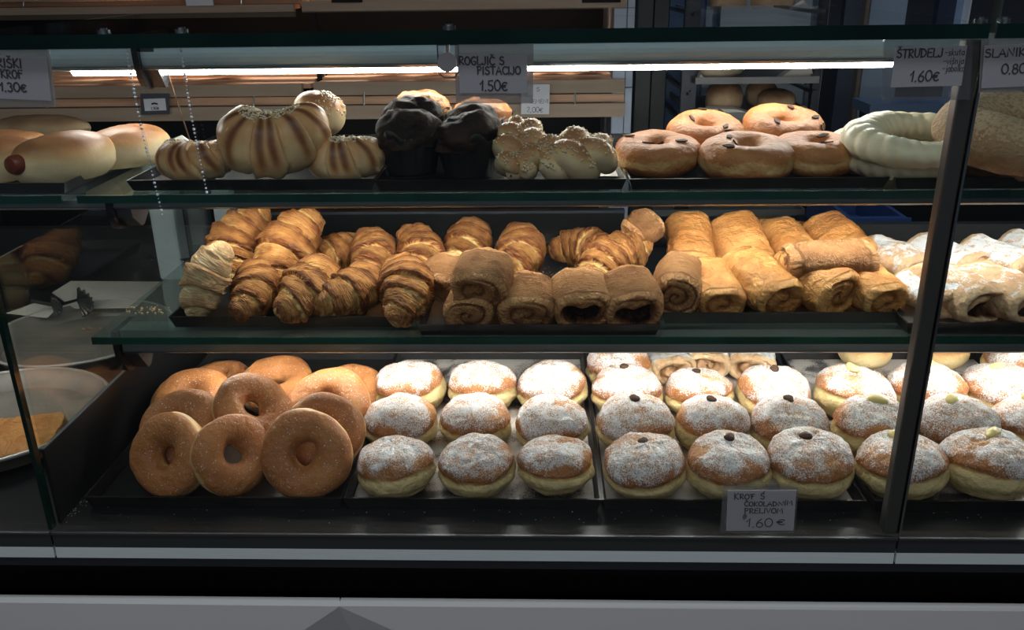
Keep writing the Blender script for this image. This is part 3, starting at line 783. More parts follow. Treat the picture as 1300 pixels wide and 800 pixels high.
# ------------------------------------------------------------------ round filled doughnuts, bottom shelf
R_ = random.Random(7)
kmesh = [krof_mesh(s) for s in range(1, 8)]
dot_m = [blob_mesh('chocolate_dot', s, .0078, .0062, .0036, 'choc') for s in (1, 2)]
crm_m = [blob_mesh('cream_dot', s, .013, .0068, .0052, 'cream', .4) for s in (1, 2)]
ZF = ZD + .003
cname = {3: ['left', 'middle', 'right']}
rows = {
  'plain': [('front', [(504, 594, 104), (606, 593, 101), (706, 591, 102)]), ('second', [(508, 537, 96), (602, 535, 92), (701, 540, 95)]), ('third', [(522, 496, 92), (612, 494, 92), (703, 494, 92)])],
  'choc': [('front', [(819, 595, 108), (925, 595, 108), (1033, 596, 112)]), ('second', [(804, 541, 102), (903, 541, 96), (1001, 543, 102)]), ('third', [(797, 498, 93), (887, 500, 90), (979, 500, 96)])],
  'cream': [('front', [(1152, 600, 117), (1264, 601, 118)]), ('second', [(1108, 546, 105), (1213, 544, 108), (1312, 541, 100)]), ('third', [(1082, 503, 100), (1175, 499, 98), (1272, 497, 100)])],
}
desc = {'plain': 'plain sugar-dusted doughnut without topping', 'choc': 'sugar-dusted doughnut with a chocolate dot', 'cream': 'sugar-dusted doughnut with yellow cream on top'}
grp = {'plain': 'plain sugared doughnuts on the bottom shelf', 'choc': 'chocolate-dot doughnuts on the bottom shelf', 'cream': 'cream-topped doughnuts on the bottom shelf'}
idx = 0
for kind in rows:
    for rn, lst in rows[kind]:
        names = ['left', 'middle', 'right'] if len(lst) == 3 else ['left', 'right']
        for i, (px, py, wpx) in enumerate(lst):
            hc = .030; p = S(px, py, ZF + hc); sc_ = wpx * depth(p) / F / .104
            p = S(px, py, ZF + .030 * sc_); p.z = ZF
            tilt = Matrix.Rotation(R_.uniform(-.10, .10), 4, 'X') @ Matrix.Rotation(R_.uniform(-.09, .09), 4, 'Y')
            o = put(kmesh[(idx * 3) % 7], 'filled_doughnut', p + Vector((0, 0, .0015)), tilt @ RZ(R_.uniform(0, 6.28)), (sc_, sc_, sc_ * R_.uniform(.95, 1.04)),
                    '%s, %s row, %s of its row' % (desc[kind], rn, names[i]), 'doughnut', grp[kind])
            if kind != 'plain':
                me = o.data
                # the topping sits where the photograph shows it, a little behind the crown
                src = dot_m[idx % 2] if kind == 'choc' else crm_m[idx % 2]
                rotz = RZ(-o.rotation_euler.z)
                inv = o.matrix_world.to_3x3().inverted()
                want = inv @ Vector((R_.uniform(-.006, .004), .004 + R_.uniform(0, .004), 0))
                best = min((v for v in me.vertices if v.co.z > .05), key=lambda v: (v.co.xy - want.xy).length)
                c = child(src, 'chocolate_dot' if kind == 'choc' else 'cream_dot', o, best.co + Vector((0, 0, .0008)), Matrix.Rotation(R_.uniform(0, 3), 3, 'Z'))
            idx += 1
# one more behind, and pieces further back in the trays
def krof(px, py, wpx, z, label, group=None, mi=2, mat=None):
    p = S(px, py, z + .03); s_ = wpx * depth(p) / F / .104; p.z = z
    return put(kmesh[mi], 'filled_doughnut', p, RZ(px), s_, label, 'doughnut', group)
krof(785, 467, 86, ZF, 'dusted doughnut alone behind the third row of chocolate-dot doughnuts', mi=3)
krof(1291, 459, 84, ZF, 'doughnut at the far right behind the cream-topped rows', mi=4)
slm = [roll_mesh(60 + i, .042, .021, .085, 1.6, .016, 2.8, 'strud', fill=.3, sug=.75) for i in range(2)]
for i, (px, py, rz, lab) in enumerate(((848, 467, -1.35, 'powdered strudel slice, left of the three behind the chocolate-dot doughnuts'),
                                       (899, 461, -1.65, 'powdered strudel slice, middle of the three behind the chocolate-dot doughnuts'),
                                       (956, 464, -1.8, 'powdered strudel slice, right of the three behind the chocolate-dot doughnuts'))):
    p = S(px, py, ZF + .021)
    put(slm[i % 2], 'strudel_slice', p + Vector((0, .012, .001)), RZ(rz), (.85, .80, 1), lab, 'strudel', 'strudel slices at the back of the bottom shelf')
rm = [ring_mesh(s) for s in (11, 12, 13, 14)]
for px, lab in ((1100, 'brown pastry behind the cream-topped doughnuts, left of the dark upright'), (1198, 'brown pastry behind the cream-topped doughnuts, right of the dark upright')):
    put(bun_mesh(px, .045, .04, .025, top=.3, mat='ring'), 'brown_pastry', S(px, 448, ZF + .02) - Vector((0, -.01, .018)), RZ(1), 1, lab, 'pastry')

# ------------------------------------------------------------------ ring doughnuts: (px, py, height of centre over the tray, width px, tilt x, tilt y, label)
G = 'ring doughnuts piled on the bottom shelf'
rings = [
 (208, 588, .050, 110, 1.10, -.30, 'front ring doughnut at the left end of the pile, leaning back'),
 (288, 587, .050, 104, 1.06, .80, 'front ring doughnut in the middle, pale seam on its left side'),
 (386, 585, .050, 118, 1.08, .02, 'front ring doughnut right of the pile, facing out squarely'),
 (229, 545, .054, 108, .70, -.15, 'ring doughnut mostly hidden behind the leftmost front one'),
 (243, 507, .045, 100, .30, -.15, 'bright ring doughnut at the back left of the pile'),
 (320, 519, .070, 98, .75, .90, 'tilted ring doughnut high in the middle, pale seam on its left'),
 (351, 488, .036, 96, .30, .10, 'ring doughnut lying nearly flat at the back of the pile'),
 (410, 548, .052, 104, .80, .10, 'ring doughnut directly behind the front right one'),
 (418, 515, .048, 104, .62, .05, 'brightly lit ring doughnut second from the back on the right'),
 (448, 496, .030, 82, .35, .20, 'ring doughnut peeping out at the right rear beside the plain doughnuts'),
 (281, 481, .030, 74, .05, 0, 'ring doughnut of which only the brown top shows at the rear'),
]
for i, (px, py, hc, wpx, tx, ty, lab) in enumerate(rings):
    p = S(px, py, ZD + hc); s_ = wpx * depth(p) / F / .112
    rot = Matrix.Rotation(ty, 4, 'Z') @ Matrix.Rotation(tx, 4, 'X') @ RZ(i * 1.3)
    put(rm[i % 4], 'ring_doughnut', p, rot, s_, lab, 'doughnut', G)

# ------------------------------------------------------------------ croissants
cm = [croissant_mesh(21), croissant_mesh(22, nl=3.1, arc=1.2), croissant_mesh(23, nl=2.8, step=.24, arc=1.8), croissant_mesh(24, nl=2.3, arc=1.0, Rm=.035), croissant_mesh(26, nl=2.6, arc=1.3, skew=.22)]
cpale = croissant_mesh(25, mat='crop', arc=.9, step=.14, nl=2.2)
G = 'croissants on the middle shelf'
SM = ZM + .003
cro = [ # px, py, z over tray, direction of the long axis, up, scale, mesh, label
 (262, 366, .047, (.35, .30, .80), (-.2, -.9, .2), .78, 'p', 'pale greenish croissant leaning at the left end of the tray'),
 (310, 312, .058, (.25, .75, .62), (0, -.6, .8), 1.0, 1, 'tall croissant pointing up behind the pale greenish one'),
 (305, 378, .032, (.10, -.92, -.34), (0, -.3, 1), .80, 0, 'dark front croissant right beside the pale greenish one'),
 (345, 318, .034, (.1, -.9, .1), (0, 0, 1), .68, 2, 'small croissant wedged behind between the two tall ones'),
 (375, 318, .058, (.35, .75, .62), (0, -.6, .8), 1.02, 3, 'big bright croissant standing up in the second row'),
 (376, 376, .034, (-.20, -.92, -.30), (0, -.3, 1), .94, 4, 'front croissant with broad laps, third from the left'),
 (420, 320, .034, (-.6, -.7, -.2), (0, 0, 1), .74, 1, 'croissant half hidden right of the big bright one'),
 (434, 377, .033, (-.62, -.78, -.28), (0, -.3, 1), .84, 0, 'front croissant lying with its tip to the lower left'),
 (464, 325, .036, (.12, -.9, -.34), (0, -.2, 1), .86, 0, 'back row croissant with a pale first lap, above the leaning tip'),
 (500, 379, .034, (.14, -.92, -.34), (0, -.3, 1), .92, 1, 'front croissant at the right end of its tray'),
 (525, 322, .036, (.22, -.88, -.34), (0, -.2, 1), .86, 2, 'back row croissant with green pistachio showing, right end of its tray'),
 (586, 310, .036, (-.15, -.9, -.32), (0, -.2, 1), .86, 3, 'back row croissant behind the top short roll'),
 (650, 321, .036, (-.12, -.9, -.34), (0, -.2, 1), .92, 0, 'croissant with its thin tail hanging forward over bare tray'),
 (738, 318, .034, (.75, -.45, .10), (0, -.2, 1), .82, 2, 'rear croissant lying crosswise right of the bare steel patch'),
 (783, 337, .040, (.65, .60, .30), (0, -.3, 1), .96, 1, 'croissant with a green pistachio stripe pointing up to the right'),
]
for (px, py, hz, d, up, s_, mi, lab) in cro:
    me = cpale if mi == 'p' else cm[mi]
    p = S(px, py, SM + hz)
    rot = orient(d, up)
    p = p + rot.to_3x3() @ Vector((0, .012 * s_, 0))
    put(me, 'croissant', p, rot, s_, lab, 'croissant', G)
# ------------------------------------------------------------------ pastry rolls
rl = [roll_mesh(31, .036, .025), roll_mesh(32, .036, .025, turns=1.7), roll_mesh(33, .035, .024, .075, 1.6, .012), roll_mesh(34, .036, .027, .080, 1.3, .012, fill=1), roll_mesh(37, .036, .027, .080, 1.4, .012, fill=1)]
G = 'short pastry rolls on the middle shelf'
for (px, py, hz, d, up, s_, mi, lab) in [
 (567, 351, .040, (.40, .80, .35), (0, 0, 1), .86, 1, 'short roll resting on the tray rim at the left, spiral end outwards'),
 (613, 353, .060, (.22, .90, .30), (0, 0, 1), .96, 0, 'short pale-topped roll stacked on the one below'),
 (597, 394, .026, (.05, .95, .18), (0, 0, 1), .88, 2, 'short roll under the stacked one, front left of its tray'),
 (667, 386, .030, (-.02, .95, .30), (0, 0, 1), .96, 0, 'front short roll with light filling, right of the stacked pair'),
 (737, 384, .031, (-.05, .95, .30), (0, 0, 1), .98, 3, 'front short roll with a dark open filling, left of the two dark ones'),
 (801, 383, .031, (-.10, .95, .30), (0, 0, 1), .98, 4, 'front short roll with a dark open filling, right of the two dark ones'),
 (816, 290, .076, (.8, .45, .35), (-.2, -.5, .8), .70, 1, 'small sliced roll perched on top, cut side to the lower left')]:
    put(rl[mi], 'pastry_roll', S(px, py, SM + hz), orient(d, up), (s_ * .9, s_, s_), lab, 'pastry roll', G)
ll = [roll_mesh(41, .031, .028, .125, 1.8, .008, mat='rolll'), roll_mesh(42, .033, .029, .125, 1.5, .010, mat='rolll'), roll_mesh(43, .034, .027, .12, 1.6, .012, mat='rolll')]
G = 'long golden pastry rolls on the middle shelf'
for (px, py, hz, d, up, s_, mi, lab) in [
 (875, 312, .046, (.04, .82, .40), (0, -.4, 1), .98, 0, 'upright golden roll at the left of the back row'),
 (940, 316, .046, (-.14, .82, .40), (0, -.4, 1), 1.0, 1, 'light golden roll with a crease, second in the back row'),
 (1000, 318, .040, (-.22, .85, .28), (0, -.4, 1), 1.0, 0, 'smooth orange-brown roll, third in the back row'),
 (1062, 312, .040, (-.28, .85, .22), (0, -.3, 1), 1.0, 1, 'orange-brown roll behind the crosswise one'),
 (978, 303, .034, (-.1, .9, .1), (0, 0, 1), .75, 2, 'roll barely showing between the second and third golden rolls'),
 (1018, 305, .034, (-.1, .9, .1), (0, 0, 1), .72, 2, 'roll barely showing between the third and fourth golden rolls'),
 (861, 362, .037, (.16, .80, .18), (.2, 0, 1), .92, 's', 'front roll with a coiled spiral end at the left of its tray'),
 (908, 371, .027, (-.1, .9, .25), (0, 0, 1), .86, 2, 'small front roll right beside the coiled one'),
 (970, 369, .030, (-.40, .85, .25), (0, 0, 1), 1.0, 2, 'middle front roll with a thin open spiral'),
 (1041, 374, .028, (-.45, .85, .22), (0, 0, 1), .98, 1, 'front roll beneath the crosswise one'),
 (1108, 373, .028, (-.30, .88, .22), (0, 0, 1), .92, 2, 'darker front roll at the right end of the golden rolls')]:
    me = roll_mesh(44, .032, .034, .08, 2.8, .010, 2.1, mat='roll') if mi == 's' else ll[mi]
    put(me, 'pastry_roll', S(px, py, SM + hz), orient(d, up), s_ if mi == 's' else (s_ * .82, s_, s_), lab, 'pastry roll', G)
me = roll_mesh(45, .030, .023, .112, 1.3, .009, 4.0, mat='roll', bulge=.01, sharpend=.8)
put(me, 'pastry_roll', S(1051, 333, SM + .058), orient((1, .06, .03), (0, -.25, 1)), 1, 'boxy pale-ended roll lying crosswise on top of the golden rolls', 'pastry roll', G)
sm = [roll_mesh(51, .040, .021, .13, 1.5, .014, 2.6, 'strud', fill=.2, sug=.52), roll_mesh(52, .042, .024, .13, 1.4, .012, 2.4, 'strud', fill=1, sug=.34), roll_mesh(53, .040, .021, .13, 1.4, .010, 2.4, 'strud', fill=.1, sug=.72)]
G = 'powdered strudels on the middle shelf'
for (px, py, hz, d, s_, mi, lab) in [
 (1133, 328, .030, (-.45, .85, .06), .90, 0, 'powdered strudel with filling bulging out, leftmost in the back row'),
 (1200, 327, .030, (-.50, .83, .06), .90, 2, 'powdered strudel in the back row directly behind the dark upright'),
 (1268, 328, .030, (-.50, .83, .06), .88, 2, 'powdered strudel in the back row right of the dark upright'),
 (1315, 318, .030, (-.50, .83, .06), .80, 2, 'powdered strudel cut off at the right edge, back row'),
 (1178, 372, .028, (-.35, .85, .02), .80, 2, 'pale powdered strudel at the front, left of the dark upright'),
 (1226, 380, .030, (-.36, .9, .04), .98, 1, 'dark-filled powdered strudel at the front, right of the dark upright'),
 (1285, 380, .030, (-.40, .88, .04), .96, 1, 'dark-filled powdered strudel at the front right edge')]:
    put(sm[mi], 'strudel', S(px, py, SM + hz), orient(d), (s_ * .85, s_, s_), lab, 'strudel', G)

# ------------------------------------------------------------------ top shelf
ST = ZT + .003
# sausage buns
def sausage_bun(px, py, hz, d, s_, lab, seed, ends=(1, 0)):
    p = S(px, py, ST + hz); p.z = ST + .001
    o = put(bun_mesh(seed, .066, .038, .034, pale=.3, top=.28), 'sausage_bun', p, orient(d), (s_, s_, s_ * .9), lab, 'bun', 'sausage buns on the top shelf')
    for e, sg in zip(ends, (-1, 1)):
        if e:
            mb = MB(); x = .050 * sg
            mb.tube([Vector((x, 0, .031)), Vector((x + .018 * sg, 0, .031)), Vector((x + .022 * sg, 0, .031)), Vector((x + .0235 * sg, 0, .031))], [.0125, .0125, .010, .004], 18)
            mb.build('sausage_end', M['sausage'], o, smooth=True)
sausage_bun(160, 176, .036, (.50, .80, 0), .95, 'sausage bun behind on the right, sausage end near the tray rim', 71)
sausage_bun(84, 200, .028, (.38, .85, 0), 1.04, 'sausage bun in front, round sausage end facing out', 72)
sausage_bun(-22, 202, .030, (.8, .5, 0), 1.0, 'sausage bun cut off by the left edge of the picture, front', 73)
sausage_bun(2, 182, .034, (.7, .7, 0), .9, 'sausage bun at the left edge behind the front one', 74)
put(bun_mesh(75, .08, .03, .02, top=.2, mat='loaf'), 'flat_loaf', S(50, 163, ST + .02) - Vector((0, 0, .015)), RZ(0), 1, 'flat brown loaf at the far back of the sausage bun tray', 'bread')
# ridged buns
def ridged(px, py, hz, d, up, s_, lab, seed, arc, L, Rm, nl, nseed, sel):
    me = croissant_mesh(seed, L=L, Rm=Rm, arc=arc, nl=nl, step=.14, mat='bun', power=.5, tipr=.45, stripes=1, skew=.12, flat=.9, fl=.0003)
    o = put(me, 'ridged_bun', S(px, py, ST + hz), orient(d, up), s_, lab, 'bun', 'ridged seeded buns on the top shelf')
    if nseed:
        child(seeds_mesh(me, nseed, sel, seed), 'sesame_seeds', o, kind='stuff')
    return o
ridged(238, 209, .026, (-1, .12, 0), (0, -.25, 1), .96, 'ridged bun lying lowest left under the big one', 81, 3.4, .105, .027, 3.0, 110, lambda c, n: n.z > .6 and abs(c.x) < .04 and c.y < 0)
ridged(330, 191, .048, (-1, .1, -.03), (0, -.42, 1), 1.0, 'largest ridged bun on top with seeds and dark stripes', 82, 4.6, .152, .038, 4.0, 900, lambda c, n: n.z > .35 and (c.x ** 2 + (c.y + .035) ** 2) < .036 ** 2)
ridged(434, 207, .027, (-1, -.08, 0), (0, -.25, 1), .96, 'ridged seeded bun at the right end of its tray', 83, 3.6, .105, .028, 3.0, 320, lambda c, n: n.z > .5 and (c.x ** 2 + (c.y + .025) ** 2) < .032 ** 2)
me = bun_mesh(84, .036, .034, .030, top=.3)
o = put(me, 'seeded_bun', S(403, 165, ST + .045), orient((1, 0, -.2), (.2, 0, 1)), .95, 'round bun with seeds on its right flank, behind the ridged buns', 'bun')
child(seeds_mesh(me, 130, lambda c, n: c.x > .0 and n.z > .1 and c.y < .02, 84), 'sesame_seeds', o, kind='stuff')
# muffins
def muffin(px, py, hz, s_, lab, seed, mat, petals=True, lean=0):
    p = W(px, py, hz); p.z = max(p.z, ST + .0465 * s_ * .92 + .0005); e = empty('muffin', p + UP, lab, 'muffin', 'muffins in dark papers on the top shelf')
    e.rotation_euler = (lean, 0, seed); e.scale = (s_ * 1.08, s_ * 1.08, s_ * .92)
    nu, nv = 26, 48
    th = np.linspace(.001, math.pi / 2 + .35, nu); ph = np.linspace(0, 2 * math.pi, nv, endpoint=False)
    T, Pp = np.meshgrid(th, ph, indexing='ij')
    P = np.stack([.036 * np.sin(T) ** .8 * np.cos(Pp), .036 * np.sin(T) ** .8 * np.sin(Pp), .034 * np.cos(T) + .004], -1)
    P, d = displace(P, .006, 28, seed); P, d2 = displace(P, .0025, 75, seed + 2)
    link('muffin_crown', grid_mesh('crown', P, M[mat], False, True, .5 + d * .5), e)
    # pleated tulip paper
    nu, nv = 12, 72; rnd = random.Random(seed)
    u = np.linspace(0, 1, nu); ph = np.linspace(0, 2 * math.pi, nv, endpoint=False); U, Pp = np.meshgrid(u, ph, indexing='ij')
    peak = .012 * np.maximum(0, np.sin(Pp * 4 + seed)) ** 1.5
    r = .026 + .010 * U + .0012 * np.sin(Pp * 18) * U + .004 * np.sin(Pp * 4 + seed) * U ** 4
    z = -.045 + .050 * U + peak * U ** 3
    me = grid_mesh('paper', np.stack([r * np.cos(Pp), r * np.sin(Pp), z], -1), M['wrapper'], False, True)
    o = link('muffin_paper', me, e); so = o.modifiers.new('s', 'SOLIDIFY'); so.thickness = .0006
    MB().disc((0, 0, -.0455), .0262, (0, 0, 1), .001, 24).build('paper_base', M['wrapper'], e)
muffin(520, 176, 1.058, 1.02, 'black-topped muffin at the front left of the muffins', 1, 'muff', lean=-.05)
muffin(594, 182, 1.058, 1.02, 'black-topped muffin at the front right of the muffins', 2, 'muff')
muffin(525, 160, 1.115, 1.02, 'dark muffin peeping over the front left one', 3, 'muff')
muffin(600, 166, 1.115, .98, 'dark muffin with a torn crown behind the front right one', 4, 'muff')
muffin(537, 148, 1.18, 1.0, 'brown muffin standing tallest at the back left', 5, 'muffo')
muffin(612, 158, 1.18, 1.02, 'brown muffin at the back right, partly behind the hanging sign', 6, 'muffo')
# plaits
bm_ = braid_mesh(91); bm2 = braid_mesh(92, L=.10, A_=.017, B_=.012, r0=.020, turns=.9)
for (me, px, py, hz, d, up, s_, lab, sd) in ((bm_, 660, 192, .038, (.05, .85, .36), (0, -.5, 1), .86, 'sesame plait propped up with one end high, beside the muffins', 1), (bm2, 731, 201, .030, (.92, .32, .0), (0, -.35, 1), .95, 'sesame plait lying crosswise at the right end of its tray', 2)):
    o = put(me, 'sesame_plait', S(px, py, ST + hz), orient(d, up), s_, lab, 'plaited bun', 'sesame plaits on the top shelf')
    child(seeds_mesh(me, 1000, lambda c, n: n.z > .35 and (c.x * 40 + c.y * 30) % 1 < .72, 90 + sd), 'sesame_seeds', o, kind='stuff')
# flaked doughnuts
fm = [ring_mesh(s, .032, .0225, .0205, mat='ring', sug=.12, pale=.7) for s in (101, 102)]
flk = MB().poly([(-.007, 0, 0), (-.002, .0034, 0), (.006, .0026, 0), (.0085, -.001, 0), (0, -.0034, 0)], (0, 0, .0016)).build('flake_source', M['choc'])
flk_me = flk.data; bpy.data.objects.remove(flk)
for i, (px, py, hz, wpx, lab) in enumerate([(834, 196, .022, 110, 'brown doughnut with dark flakes at the left of the front row'), (949, 203, .022, 120, 'brown doughnut with dark flakes in the middle of the front row'),
     (1036, 195, .024, 110, 'brown doughnut with dark flakes at the right of the front row'), (895, 169, .036, 98, 'bright orange doughnut with flakes, rear left'), (993, 163, .040, 104, 'bright orange doughnut with flakes, rear right')]):
    p = S(px, py, ST + hz); s_ = wpx * depth(p) / F / .110
    me = fm[i % 2]
    o = put(me, 'flaked_doughnut', p, Matrix.Rotation(.10 if i < 3 else .22, 4, 'X') @ RZ(i * 2.1), s_, lab, 'doughnut', 'flaked doughnuts on the top shelf')
    vs = [v for v in me.vertices if v.normal.z > .55]
    rr = random.Random(i + 5)
    for k in range(4):
        v = rr.choice(vs)
        q = v.normal.to_track_quat('Z', 'Y').to_matrix() @ Matrix.Rotation(rr.random() * 6, 3, 'Z')
        child(flk_me, 'chocolate_flake', o, v.co + v.normal * .0006, q)
# pale twisted rings
G = 'pale twisted rings on the top shelf'
put(twist_ring_mesh(111, .056, .021, .016, amp=.07), 'twisted_ring', S(1161, 177, ST + .046), orient((1, 0, .02), (0, -.14, 1)), 1.02, 'cream-white twisted ring lying on top', 'pastry', G)
put(twist_ring_mesh(112, .052, .024, .018), 'twisted_ring', S(1143, 205, ST + .020), orient((1, .1, 0)), .92, 'cream-white twisted ring underneath another', 'pastry', G)
put(twist_ring_mesh(113, .046, .020, .017), 'twisted_ring', S(1108, 181, ST + .022), orient((1, .1, 0)), .82, 'small pale twisted ring peeping out behind at the left', 'pastry', G)
G = 'large brown sesame rings at the right of the top shelf'
put(twist_ring_mesh(114, .062, .034, .031, ridges=5, amp=.05, mat='sesring'), 'sesame_ring', S(1300, 168, ST + .058), orient((1, 0, 0), (0, -.12, 1)), .98, 'large brown sesame ring resting on another at the right edge', 'bread', G)
put(twist_ring_mesh(115, .062, .032, .022, ridges=5, amp=.05, mat='sesring'), 'sesame_ring', S(1302, 207, ST + .018), orient((1, 0, 0)), .92, 'brown sesame ring lying underneath at the right edge', 'bread', G)
# settle: nothing sinks into its tray or pushes through the tray's front wall
bpy.context.view_layer.update()
for o in [o for o in COL.objects if o.parent is None and o.get('category') and o.name.split('.')[0] in
          ('filled_doughnut', 'ring_doughnut', 'croissant', 'pastry_roll', 'strudel', 'strudel_slice', 'flaked_doughnut', 'twisted_ring', 'sesame_ring', 'ridged_bun', 'seeded_bun', 'sesame_plait', 'sausage_bun')]:
    me = o.data; co = np.empty(len(me.vertices) * 3); me.vertices.foreach_get('co', co); co = co.reshape(-1, 3)
    mw = np.array(o.matrix_world); wv = co @ mw[:3, :3].T + mw[:3, 3] - np.array((0, 0, CZ))
    c = wv.mean(0); best = [t for t in TRAYS if t[0] - .02 < c[0] < t[1] + .02 and -.005 < c[2] - t[3] < .13]
    if not best: continue
    t = min(best, key=lambda t: c[2] - t[3]); fz = t[3] + .003
    lo = np.percentile(wv[:, 2], .5)
    dz = max(0, fz - lo); wv[:, 2] += dz
    low = wv[wv[:, 2] < t[4] + .001]
    dy = max(0, t[2] + .003 - low[:, 1].min()) if len(low) else 0
    o.location += Vector((0, min(dy, .03), dz))
# white papers at the back of the top shelf
def sheet(name, pts, mat, label, cat, th=.0006, kids=None):
    mb = MB(); c = sum((Vector(p) for p in pts), Vector()) / len(pts); mb.off = c
    mb.poly(pts, (0, 0, th)); o = mb.build(name, mat); o.location = c + UP
    return tag(o, label, cat)
zz = ST + .02
zq = ZT + .0045
sheet('baking_paper', [S(700, 224, zq), S(786, 224, zq), S(776, 190, zq), S(706, 190, zq)], M['parchw'], 'white baking paper under the crosswise sesame plait', 'paper', .0004)
sheet('baking_paper', [S(195, 186, zz), S(245, 190, zz), S(240, 178, zz + .01), S(231, 172, zz + .016)], M['parchw'], 'small white paper tip sticking up behind the lowest ridged bun', 'paper')

# ------------------------------------------------------------------ left section of the case: round pans, paper, tongs
M['rim'] = pm('pan_rim_metal', (.55, .54, .52), .35, .6)
def pan(pts_back, pts_front, cx, R, zr, zb, label, cy):
    e = empty('round_pan', (cx, cy, CZ + zb), label, 'pan', 'round metal pans left of the partition')
    n = 72; V = []; Fc = []
    prof = [(0, .0015), (R * .80, .0015), (R * .86, .004), (R * .95, zr - zb - .003), (R, zr - zb), (R + .002, zr - zb + .001), (R + .003, zr - zb - .002), (R * .955, zr - zb - .007), (R * .87, 0), (0, 0)]
    P = np.array([[(r * math.cos(a), r * math.sin(a), z) for a in np.linspace(0, 2 * math.pi, n, endpoint=False)] for r, z in prof])
    me = grid_mesh('pan', P, M['panmetal'], False, True)
    me.set_sharp_from_angle(angle=math.radians(35))
    link('pan_body', me, e)
    mb = MB(); mb.tube([Vector((R * math.cos(a) * 1.008, R * math.sin(a) * 1.008, zr - zb)) for a in np.linspace(0, 2 * math.pi, 72, endpoint=False)], .0022, 8, closed=True)
    mb.build('rolled_rim', M['rim'], e, smooth=True)
    return e
M['panmetal'] = pm('pan_metal', (.20, .18, .16), .5, .2, var=.28, vscale=14)
zb = ZD + .004; zr = ZD + .030
pan2 = pan(0, 0, -.735, .142, zr, zb, 'round metal pan in front with a piece of brown pastry', 1.026)
pan1 = pan(0, 0, -.760, .142, zr, zb + .0, 'round metal pan behind, empty but for brown crumbs', 1.318)
put(roll_mesh(121, .075, .012, .13, 2, .004, 3, mat='rolll'), 'burek_slice', Vector((-.690, .985, zb + .011)), RZ(.35), (.9, .72, .75), 'flat flaky golden pastry lying in the front round pan', 'pastry')
cr = MB(); rr = random.Random(3)
def crumb(mb, c, s):
    k = len(mb.v); c = Vector(c)
    a = [Vector((rr.uniform(-1, 1), rr.uniform(-1, 1), rr.uniform(-.2, 1))).normalized() * s * rr.uniform(.6, 1.3) for _ in range(4)]
    mb.v += [c + Vector((s, 0, 0)), c + Vector((-s * .6, s * .8, 0)), c + Vector((-s * .5, -s * .8, 0)), c + Vector((0, 0, s * rr.uniform(.5, 1)))]
    mb.f += [(k, k + 2, k + 1), (k, k + 1, k + 3), (k + 1, k + 2, k + 3), (k + 2, k, k + 3)]
M['crumbb'] = pm('brown_crumb', (.35, .12, .05), .6)
for i in range(46): crumb(cr, S(rr.uniform(100, 165), rr.uniform(414, 422), zb + .004), rr.uniform(.001, .003))
for i in range(16): crumb(cr, S(rr.uniform(0, 60), rr.uniform(485, 530), zb + .004), rr.uniform(.0006, .002))
tag(cr.build('pan_crumbs', M['crumbb']), 'brown pastry crumbs scattered in the round pans', 'crumbs', kind='stuff').location = UP
cr = MB()
for i in range(120):
    u = rr.random(); q = S(80 + 90 * u + rr.uniform(-8, 8), 658 - 75 * u + rr.uniform(-4, 6), ZD + .0003); crumb(cr, q, rr.uniform(.0004, .0011))
for i in range(90): crumb(cr, S(rr.uniform(100, 1290), rr.uniform(640, 664), ZD + .0003), rr.uniform(.0003, .0009))
M['crumbw'] = pm('sugar_crumb', (.75, .70, .62), .5)
tag(cr.build('sugar_crumbs', M['crumbw']), 'white sugar crumbs scattered on the black deck along the front', 'crumbs', kind='stuff').location = UP
cr = MB()
for i in range(40): crumb(cr, S(rr.gauss(695, 16), rr.gauss(350, 6), SM + .001), rr.uniform(.0006, .002))
for i in range(50): crumb(cr, S(rr.uniform(160, 215), rr.uniform(388, 398), ZM + .0008), rr.uniform(.0006, .0018))
tag(cr.build('pastry_flakes', pm('pastry_flake', (.7, .45, .2), .6)), 'golden pastry flakes scattered on the bare middle tray and shelf glass', 'crumbs', kind='stuff').location = UP
zp = ZD + .03
sheet('serving_paper', [S(66, 372, zp), S(90, 357, zp + .004), S(208, 358, zp), S(172, 391, zp), S(95, 392, zp)], M['parch'], 'greyish paper sheet behind the rear round pan', 'paper')
sheet('serving_paper', [S(8, 398, zp), S(50, 383, zp + .002), S(72, 392, zp), S(60, 404, zp)], M['parch'], 'small paper corner sticking out left of the black fluted clip', 'paper')
# fluted black plastic tongs heads
def fan(px, py, wpx, hpx, z, flip, e, nm):
    c = S(px, py, z); s_ = depth(c) / F; n = 60; P = []
    for i in range(12):
        u = i / 11; row = []
        for j in range(n):
            a = (j / (n - 1) - .5) * 2.5; rr_ = u * hpx * s_ * (1 + .02 * math.cos(a * 22))
            row.append((c.x + flip * math.cos(a) * rr_ * .9, c.y + .0012 * math.cos(a * 22) * u - .012 * u, c.z + math.sin(a) * rr_ * .75 + .0012 * math.cos(a * 22) * u))
        P.append(row)
    P = np.array(P) - np.array(tuple(e.location - UP))
    me = grid_mesh(nm, P, M['plastic'], False, False)
    o = link(nm, me, e); so = o.modifiers.new('s', 'SOLIDIFY'); so.thickness = .002
c = S(96, 380, ZD + .05)
e = empty('serving_tongs', c + UP, 'black fluted plastic tongs with two shell-shaped heads lying on the paper', 'tongs')
fan(98, 381, 0, 28, ZD + .045, 1, e, 'tongs_head'); fan(66, 386, 0, 20, ZD + .05, 1, e, 'tongs_head')
mb = MB(); mb.off = c; mb.tube([S(98, 381, ZD + .045), S(80, 386, ZD + .05), S(64, 387, ZD + .05), S(40, 382, ZD + .06)], .004, 8, sx=.5)
mb.build('tongs_handle', M['plastic'], e, smooth=True)
